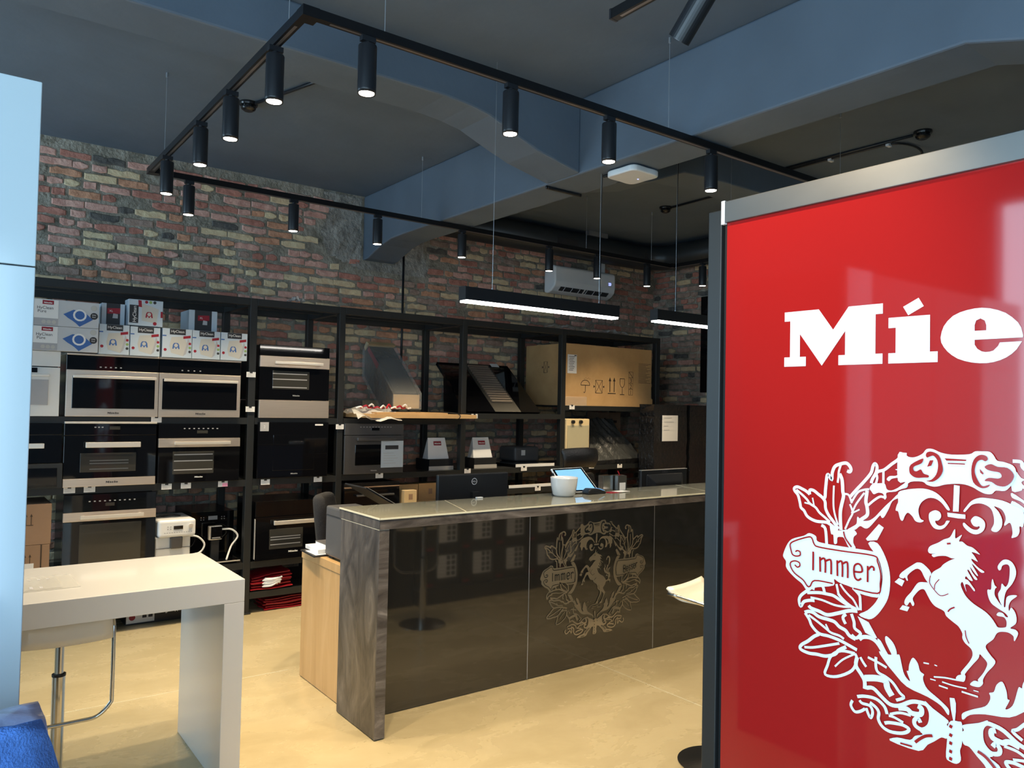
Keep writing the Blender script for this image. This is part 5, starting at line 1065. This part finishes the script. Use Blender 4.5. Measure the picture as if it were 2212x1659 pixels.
# ================================================================== red sign wall
XP = 1.83
rs = T('red_sign_panel', 'big glossy red sign panel with white word mark and crest', 'sign', (XP + .05, .8, 0))
MB().box(XP, XP + .012, .16, 1.42, .06, 2.268).build('red_glass', 'red_glass', rs)
tc2 = MB().box(XP - .012, XP + .09, .14, 1.425, 2.240, 2.302).build('top_channel', 'steel_panel', rs, bevel=.002); MB().box(XP - .013, XP - .002, 1.420, 1.432, 2.236, 2.304).build('channel_cap', 'paper', tc2)
MB().box(XP + .012, XP + .016, .17, 1.40, .07, 2.24).build('black_backing', 'box_black', rs)
MB().box(XP + .02, XP + .09, 1.42, 1.443, 0, 2.24).build('shadow_gap', 'rubber', rs); MB().box(XP + .004, XP + .07, 1.443, 1.492, 0, 2.285).build('frame_post', 'rack_steel', rs, bevel=.003); MB().box(XP + .02, XP + .10, .10, .16, 0, 2.285).build('frame_post', 'rack_steel', rs)
MB().box(XP + .03, XP + .08, .16, 1.44, 0, .06).build('base_rail', 'rack_steel', rs)

for nm, polys in LETTERS:
    m = MB()
    for p, h in polys: m.flat(p, (XP - .0012, 1.2265, 1.8178), (0, -1, 0), FZ, 0, .146, h)
    m.build(nm, 'vinyl_white', rs)
crest_meshes((XP - .0012, .7871, 1.27556), (0, -1, 0), (0, 0, 1), .001, 'vinyl_white', 'red_glass', rs, 'crest')
# ================================================================== tall white unit on the left and the blue stack
lu = T('tall_white_unit', 'tall glossy pale-blue-white cabinet at the left edge', 'cabinet', (-.8, 2.3, 0))
MB().box(-1.86, .172, 2.03, 2.6, 0, 2.396).build('carcass', 'rack_steel', lu)
for a, b in ((-.06, .173), (-1.86, -1.3)):
    MB().box(a, b, 2.0, 2.03, .02, 1.982).build('lower_door', 'unit_white', lu, bevel=.002); MB().box(a, b, 2.0, 2.03, 1.985, 2.397).build('upper_door', 'unit_white', lu, bevel=.002)
for a, b in ((-1.295, -.682), (-.678, -.065)): MB().box(a, b, 1.995, 2.03, .05, 2.39).build('fridge_door', 'box_black', lu, bevel=.003)
pl = T('display_plinth', 'low white display plinth under the blue cloth', 'plinth', (-.1, 1.6, 0)); MB().box(-.5, .24, 1.42, 1.85, 0, .86).build('body', 'white_gloss', pl); MB().box(-.5, .245, 1.415, 1.855, .86, .88).build('top', 'white_gloss', pl)
bt = T('blue_towel', 'folded bright blue fluffy cloth in the lower left corner', 'towel', (-.1, 1.65, .881))
m = MB()
def tf(i, j):     # front face, rounded brow and top of the folded cloth
    if j < .6:
        q = j / .6; x1 = .232 - .062 * q ** 1.5; z = .884 + .270 * q; y = 1.475 + .006 * math.sin(26 * i + 9 * q)
    else:
        q = (j - .6) / .4; x1 = .17 - .02 * q; z = 1.154 + .012 * math.sin(PI * min(1, q * 2.2)) - .05 * q * q; y = 1.475 + .11 * q
    e = max(0, i - .93) / .07
    return (-.45 + (x1 + .45) * i, y + .03 * e * e, z + .002 * math.sin(40 * i + 20 * q) - .012 * e * e)
m.grid(tf, 70, 44); m.build('front_fold', 'towel_blue', bt, smooth=True)
MB().prism([(-.45, .882), (.222, .882), (.16, 1.10), (-.45, 1.10)], 'y', 1.49, 1.60).build('lower_fold', 'towel_blue', bt, bevel=.01)
MB().prism([(-.45, .882), (.20, .882), (.17, 1.075), (-.45, 1.075)], 'y', 1.60, 1.84).build('rear_fold', 'towel_blue', bt, bevel=.01)
pk = T('plastic_pack', 'pale blue packet in clear plastic lying on the blue cloth', 'packet', (-.1, 1.72, 1.076))
def pf_(i, j): return (-.42 + .605 * i, 1.61 + .17 * j, 1.092 + .022 * math.sin(PI * j) * (1 - .6 * i ** 6) + .003 * math.sin(19 * i + 8 * j))
MB().grid(pf_, 26, 10).build('pouch', 'pack_blue', pk, smooth=True, solid=.010); MB().box(.085, .105, 1.63, 1.76, 1.118, 1.121).build('tape_strip', 'towel_blue', pk)
# stacked vacuum cartons facing the counter (seen mirrored in its glass)
for i in range(5):
    for k in range(3):
        x0 = 3.36 + .365 * i; z0 = .13 + .30 * k
        t = T('vacuum_carton', 'dark vacuum carton facing the counter, column %s row %s of the mirrored stack' % (('one', 'two', 'three', 'four', 'five')[i], ('one', 'two', 'three')[k]), 'box', (x0 + .18, 1.8, z0), 'vacuum cartons mirrored in the counter')
        MB().box(x0, x0 + .36, 1.6, 1.93, z0, z0 + .298).build('carton', 'box_black', t)
        m = MB().box(x0 + .13, x0 + .32, 1.93, 1.932, z0 + .08, z0 + .27, 0)
        for a in range(2):
            for b in range(4): m.box(x0 + .27 - .05 * a, x0 + .305 - .05 * a, 1.932, 1.9325, z0 + .095 + .045 * b, z0 + .13 + .045 * b, 1)
        for b in range(5): m.box(x0 + .145, x0 + .2, 1.932, 1.9325, z0 + .11 + .03 * b, z0 + .115 + .03 * b, 2)
        m.box(x0 + .02, x0 + .09, 1.93, 1.931, z0 + .02, z0 + .04, 3)
        m.build('side_print', ['paper', 'ink', 'picture_grey', 'red_print'], t)
tag(MB().box(3.3, 5.25, 1.55, 1.96, 0, .128).build('low_plinth', 'box_black'), 'low black plinth under the mirrored carton stack', 'plinth')
tag(MB().box(2.75, 3.28, 1.3, 1.90, 0, 1.1).build('dark_cabinet', 'box_black', bevel=.004), 'dark cabinet beside the mirrored carton stack', 'cabinet')
# ================================================================== ceiling fittings
ZT = 3.228; ZR = 3.19
XA, XB, YA, YBk = 1.11, 6.25, 2.87, 5.56
trk = T('track_rail', 'black rectangular lighting track hung under the beams', 'lighting track', (3.7, 4.2, ZR))
for nm, a in (('rail', (XA, XB, YA - .017, YA + .017)), ('rail', (XA, XB, YBk - .017, YBk + .017)), ('rail', (XA - .017, XA + .017, YA, YBk)), ('rail', (XB - .017, XB + .017, YA, YBk))):
    r_ = MB().box(*a, ZR, ZT).build('rail', 'rail_metal', trk)
    x0, x1, y0, y1 = a
    if x1 - x0 > 1: MB().box(x0 + .1, x1 - .1, (y0 + y1) / 2 - .006, (y0 + y1) / 2 + .006, ZR - .0008, ZR).build('contact_slot', 'track_slot', r_)
    else: MB().box((x0 + x1) / 2 - .006, (x0 + x1) / 2 + .006, y0 + .1, y1 - .1, ZR - .0008, ZR).build('contact_slot', 'track_slot', r_)
for x, y in ((XA, YA), (XA, YBk), (XB, YA), (XB, YBk)):
    c_ = MB().box(x - .05 if x > 3 else x - .018, x + .018 if x > 3 else x + .05, y - .05 if y > 4 else y - .018, y + .018 if y > 4 else y + .05, ZR - .002, ZT + .001).build('corner_joint', 'rail_metal', trk)
for x, y in ((1.11, 5.16), (1.11, 3.05), (1.45, 2.87), (3.18, 2.87), (3.18, 5.55), (5.02, 5.56), (5.93, 5.56), (6.25, 4.8), (4.9, 2.87)):
    w_ = MB().cyl((x, y, ZT), (x, y, ZC - .02), .0018, 5).build('suspension_wire', 'wire_metal', trk); MB().cyl((x, y, ZC - .03), (x, y, ZC), .007, 8).build('ceiling_anchor', 'wire_metal', w_)
def spot(label, x, y, first=[None]):
    g_ = 'lit spotlights on the black track'
    if first[0] is None:
        t = T('track_spotlight', label, 'spotlight', (x, y, ZR), g_, local=True); first[0] = t
        MB().box(-.03, .03, -.014, .014, -.022, 0).build('adapter', 'black_metal', t); MB().cyl((0, 0, -.038), (0, 0, -.02), .012, 10).build('swivel', 'black_metal', t)
        b = MB().lathe([(.030, -.230), (.037, -.236), (.038, -.22), (.038, -.04), (.036, -.036), (0, -.036)], n=28); o = b.build('cylinder', 'black_metal', t)
        for p in o.data.polygons: p.use_smooth = len(p.vertices) == 4
        MB().cyl((0, 0, -.2345), (0, 0, -.230), .031, 24).build('lens', 'lens_glow', t)
        l = bpy.data.lights.new('spot_lamp', 'SPOT'); l.energy = SPOT_W; l.color = WARM; l.spot_size = math.radians(88); l.spot_blend = 1.0; l.shadow_soft_size = .03
        lo = bpy.data.objects.new('spot_lamp', l); COL.objects.link(lo); lo.parent = t; lo.location = (0, 0, -.245)
    else: dup(first[0], label, (x, y, ZR))
for k, y in enumerate((3.20, 3.80, 4.33, 5.08)): spot('black spotlight %s on the left rail, counted from the near corner' % ('first', 'second', 'third', 'fourth')[k], XA, y)
for k, x in enumerate((1.375, 2.105, 2.735, 3.545, 4.6, 5.5)): spot('black spotlight %s on the near long rail, counted from the left' % ('first', 'second', 'third', 'fourth', 'fifth', 'sixth')[k], x, YA)
for k, x in enumerate((1.36, 2.10, 2.79, 3.59, 4.56, 5.17, 5.87)): spot('black spotlight %s on the far long rail, counted from the left' % ('first', 'second', 'third', 'fourth', 'fifth', 'sixth', 'seventh')[k], x, YBk)
for k, y in enumerate((5.15, 4.3)): spot('black spotlight %s on the right rail, counted from the far corner' % ('first', 'second')[k], XB, y)
# second track reaching in at the top edge
tn = T('track_rail', 'short black track entering at the top edge of the view', 'lighting track', (2.05, 1.2, ZR))
MB().box(2.035, 2.069, -.6, 2.14, ZR, ZT).build('rail', 'rail_metal', tn); MB().box(2.046, 2.058, -.6, 2.10, ZR - .0008, ZR).build('contact_slot', 'track_slot', tn); MB().box(2.033, 2.071, 2.135, 2.145, ZR - .001, ZT + .001).build('end_cap', 'black_metal', tn)
MB().cyl((2.05, .4, ZT), (2.05, .4, ZC), .0018, 5).build('suspension_wire', 'wire_metal', tn)
ts = T('track_spotlight', 'tilted unlit black spotlight at the top edge of the view', 'spotlight', (2.055, 1.66, ZR), local=True)
MB().box(-.014, .014, -.03, .03, -.022, 0).build('adapter', 'black_metal', ts); MB().cyl((0, 0, -.04), (0, 0, -.02), .012, 10).build('swivel', 'black_metal', ts)
d = Vector((-.02, .16, -.19)).normalized(); p0 = Vector((0, .0, -.045)); MB().cyl(p0, p0 + d * .215, .04, 28).build('cylinder', 'black_metal', ts); MB().cyl(p0 + d * .2151, p0 + d * .2165, .032, 20).build('lens', 'graphite_steel', ts)
# unseen spotlight and track, added above the camera to light the red sign
tk = T('track_rail', 'short black track added out of view above the camera to light the red sign', 'lighting track', (.75, 1.3, ZR))
MB().box(.733, .767, .4, 2.0, ZR, ZT).build('rail', 'rail_metal', tk); MB().cyl((.75, 1.0, ZT), (.75, 1.0, ZC), .0018, 5).build('suspension_wire', 'wire_metal', tk)
sg = T('track_spotlight', 'added spotlight out of view above the camera, aimed at the red sign', 'spotlight', (.75, 1.42, ZR), local=True)
MB().box(-.014, .014, -.03, .03, -.022, 0).build('adapter', 'black_metal', sg); MB().cyl((0, 0, -.04), (0, 0, -.02), .012, 10).build('swivel', 'black_metal', sg)
d = (Vector((1.83, 1.16, 2.08)) - Vector((.75, 1.42, ZR - .045))).normalized(); p0 = Vector((0, 0, -.05)); MB().cyl(p0, p0 + d * .2, .038, 24).build('cylinder', 'black_metal', sg); MB().cyl(p0 + d * .2001, p0 + d * .2015, .031, 20).build('lens', 'lens_glow', sg)
l = bpy.data.lights.new('spot_lamp', 'SPOT'); l.energy = 46; l.color = WARM; l.spot_size = math.radians(46); l.spot_blend = .9; l.shadow_soft_size = .03
lo = bpy.data.objects.new('spot_lamp', l); COL.objects.link(lo); lo.parent = sg; lo.location = p0 + d * .21; lo.rotation_euler = d.to_track_quat('-Z', 'Y').to_euler()
# linear pendants
def pendant(label, x0, x1, y, zb_, wires):
    t = T('linear_pendant', label, 'pendant lamp', ((x0 + x1) / 2, y, zb_), 'linear pendant lamps')
    MB().box(x0, x1, y - .035, y + .035, zb_ + .012, zb_ + .088).build('housing', 'black_metal', t, bevel=.002); MB().box(x0 + .004, x1 - .004, y - .031, y + .031, zb_, zb_ + .0125).build('diffuser', 'tube_glow', t)
    for x in (x0, x1): MB().box(x - .004, x, y - .036, y + .036, zb_ + .01, zb_ + .09).build('end_cap', 'black_metal', t) if x == x0 else MB().box(x, x + .004, y - .036, y + .036, zb_ + .01, zb_ + .09).build('end_cap', 'black_metal', t)
    for x, zt in wires: w_ = MB().cyl((x, y, zb_ + .088), (x, y, zt), .0014, 6).build('suspension_wire', 'wire_metal', t); MB().cyl((x, y, zb_ + .088), (x, y, zb_ + .10), .006, 8).build('wire_grip', 'wire_metal', w_)
    MB().tube(catmull([(wires[-1][0] + .012, y, zb_ + .09), (wires[-1][0] + .006, y + .004, zb_ + .5), (wires[-1][0] + .012, y, wires[-1][1])], 5), .0024, 6).build('power_cord', 'rubber', t)
pendant('long glowing linear pendant over the middle of the counter', 2.415, 3.63, 3.72, 2.285, ((2.622, ZC), (3.48, 3.235))); pendant('glowing linear pendant cut off by the red panel post', 4.06, 5.27, 3.77, 2.308, ((4.9, ZC), (4.28, ZC)))
# air conditioner
au = T('air_conditioner', 'white split air conditioner high on the brick wall', 'air conditioner', (6.15, 6.9, 3.0))
pfc = [(6.99, 3.02), (6.99, 3.33), (6.82, 3.325), (6.79, 3.30), (6.785, 3.14), (6.80, 3.08), (6.86, 3.03), (6.93, 3.005)]
MB().prism(pfc, 'x', 5.66, 6.62).build('shell', 'white_plastic', au, bevel=.02, segs=3)
for a, b in ((5.76, 6.12), (6.15, 6.52)): MB().prism([(6.80, 3.073), (6.845, 3.036), (6.85, 3.042), (6.805, 3.08)], 'x', a, b).build('outlet', 'ink', au)
for k in range(6): x = 5.82 + .115 * k; MB().prism([(6.797, 3.07), (6.842, 3.033), (6.85, 3.042), (6.805, 3.08)], 'x', x, x + .006).build('louvre', 'white_plastic', au)
m = MB(); text(m, '23', .045, (6.52, 6.7835, 3.17), FX, FZ); m.build('display_digits', 'led_blue', au)
tag(MB().box(6.50, 6.58, 6.93, 7.0, 3.335, 3.64).build('pipe_cover', 'white_plastic', bevel=.01), 'white pipe cover rising from the air conditioner', 'pipe cover')
# round duct
du = T('air_duct', 'dark round air duct along the ceiling of the far bay', 'duct', (5.6, 6.72, 3.36))
pts = [(3.72, 6.72, 3.56), (6.9, 6.72, 3.56)] + [(6.9 + .35 * math.sin(a), 6.72 - .35 * (1 - math.cos(a)), 3.56) for a in [PI / 2 * k / 6 for k in range(1, 7)]] + [(7.25, 4.2, 3.56)]
MB().tube(pts, .15, 20).build('pipe', 'duct_metal', du, smooth=True)
for x in (5.5, 6.88): MB().box(x, x + .3, 6.565, 6.59, 3.50, 3.58).build('vent_grille', 'ink', du)
MB().box(6.0, 6.3, 6.60, 6.66, 3.68, 3.735).build('hanger_strip', 'wire_metal', du)
# smoke detectors with conduits
def detector(label, x, y, path):
    t = T('smoke_detector', label, 'smoke detector', (x, y, ZC), 'black smoke detectors', local=True)
    MB().lathe([(0, -.058), (.03, -.058), (.045, -.048), (.05, -.04), (.05, -.034), (.042, -.032), (.042, -.024), (.058, -.022), (.062, -.012), (.062, 0), (0, 0)], n=28).build('head', 'oven_black', t, smooth=False)
    for k in range(8): a = 2 * PI * k / 8; MB().box(.043 * math.cos(a) - .004, .043 * math.cos(a) + .004, .043 * math.sin(a) - .004, .043 * math.sin(a) + .004, -.034, -.024).build('rib', 'rubber', t)
    if path: c_ = MB().tube([(a - x, b - y, -.014) for a, b in path], .011, 8).build('conduit', 'black_metal', t, smooth=True)
    return t
detector('black smoke detector above the left rail', 1.67, 5.32, [(1.70, 5.26), (2.03, 4.16)]); detector('black smoke detector above the red panel', 5.66, 2.68, [(5.655, 2.75), (5.64, 3.80)]); detector('black smoke detector in the far bay beyond the beam', 5.88, 5.33, [(5.9, 5.26), (5.86, 4.16)])
tag(MB().tube(catmull([(5.70, 3.8, ZC - .014), (5.70, 3.1, ZC - .014), (5.74, 2.9, ZC - .014), (5.95, 2.85, ZC - .018), (6.02, 2.85, ZC - .08), (6.02, 2.85, ZC - .3)], 5), .009, 8).build('power_conduit', 'black_metal', smooth=True), 'black cable bending down from the ceiling near the red panel', 'cable')
m = T('conduit_clip', 'white clips holding the conduit by the far detector', 'clip', (5.64, 3.2, ZC))
for y in (2.95, 3.42): MB().box(5.675, 5.725, y - .012, y + .012, ZC - .034, ZC).build('clip', 'white_plastic', m)
tag(MB().tube([(3.815, 7.0, 3.2), (3.815, 7.0, 1.7)], .012, 8).build('wall_conduit', 'black_metal', smooth=True), 'black conduit running down the brick wall below the beam', 'conduit')
tag(MB().tube(catmull([(3.38, 4.16, zb - .012), (3.40, 4.17, zb - .012), (3.55, 4.17, zb - .012), (3.70, 4.17, zb - .012)], 3), .012, 8).build('beam_conduit', 'black_metal', smooth=True), 'short black conduit under the beam crossing', 'conduit')
ro = T('wifi_router', 'white square wireless access point under the beam', 'access point', (3.58, 3.53, zb), rz=math.radians(2), local=True)
MB().prism(catmull([(-.115, -.115), (0, -.125), (.115, -.115), (.125, 0), (.115, .115), (0, .125), (-.115, .115), (-.125, 0)], 5, True), 'z', -.048, -.008).build('shell', 'white_plastic', ro, bevel=.01, segs=3)
MB().box(-.08, .08, -.08, .08, -.008, 0).build('mount', 'plastic_dark', ro); MB().cyl((.05, .0, -.0495), (.05, 0, -.048), .005, 10).build('status_light', 'led_blue', ro)
tag(MB().tube(catmull([(3.5, 3.72, zb - .012), (3.52, 3.68, zb - .012), (3.56, 3.64, zb - .014)], 4), .01, 8).build('router_cable', 'rubber', smooth=True), 'short black cable feeding the white access point', 'cable')
tag(MB().box(XR - .06, XR - .022, 5.3, 6.19, 1.9, 3.07).build('wall_panel', 'black_glass', bevel=.004), 'tall black panel on the right brick wall by the red sign post', 'panel')
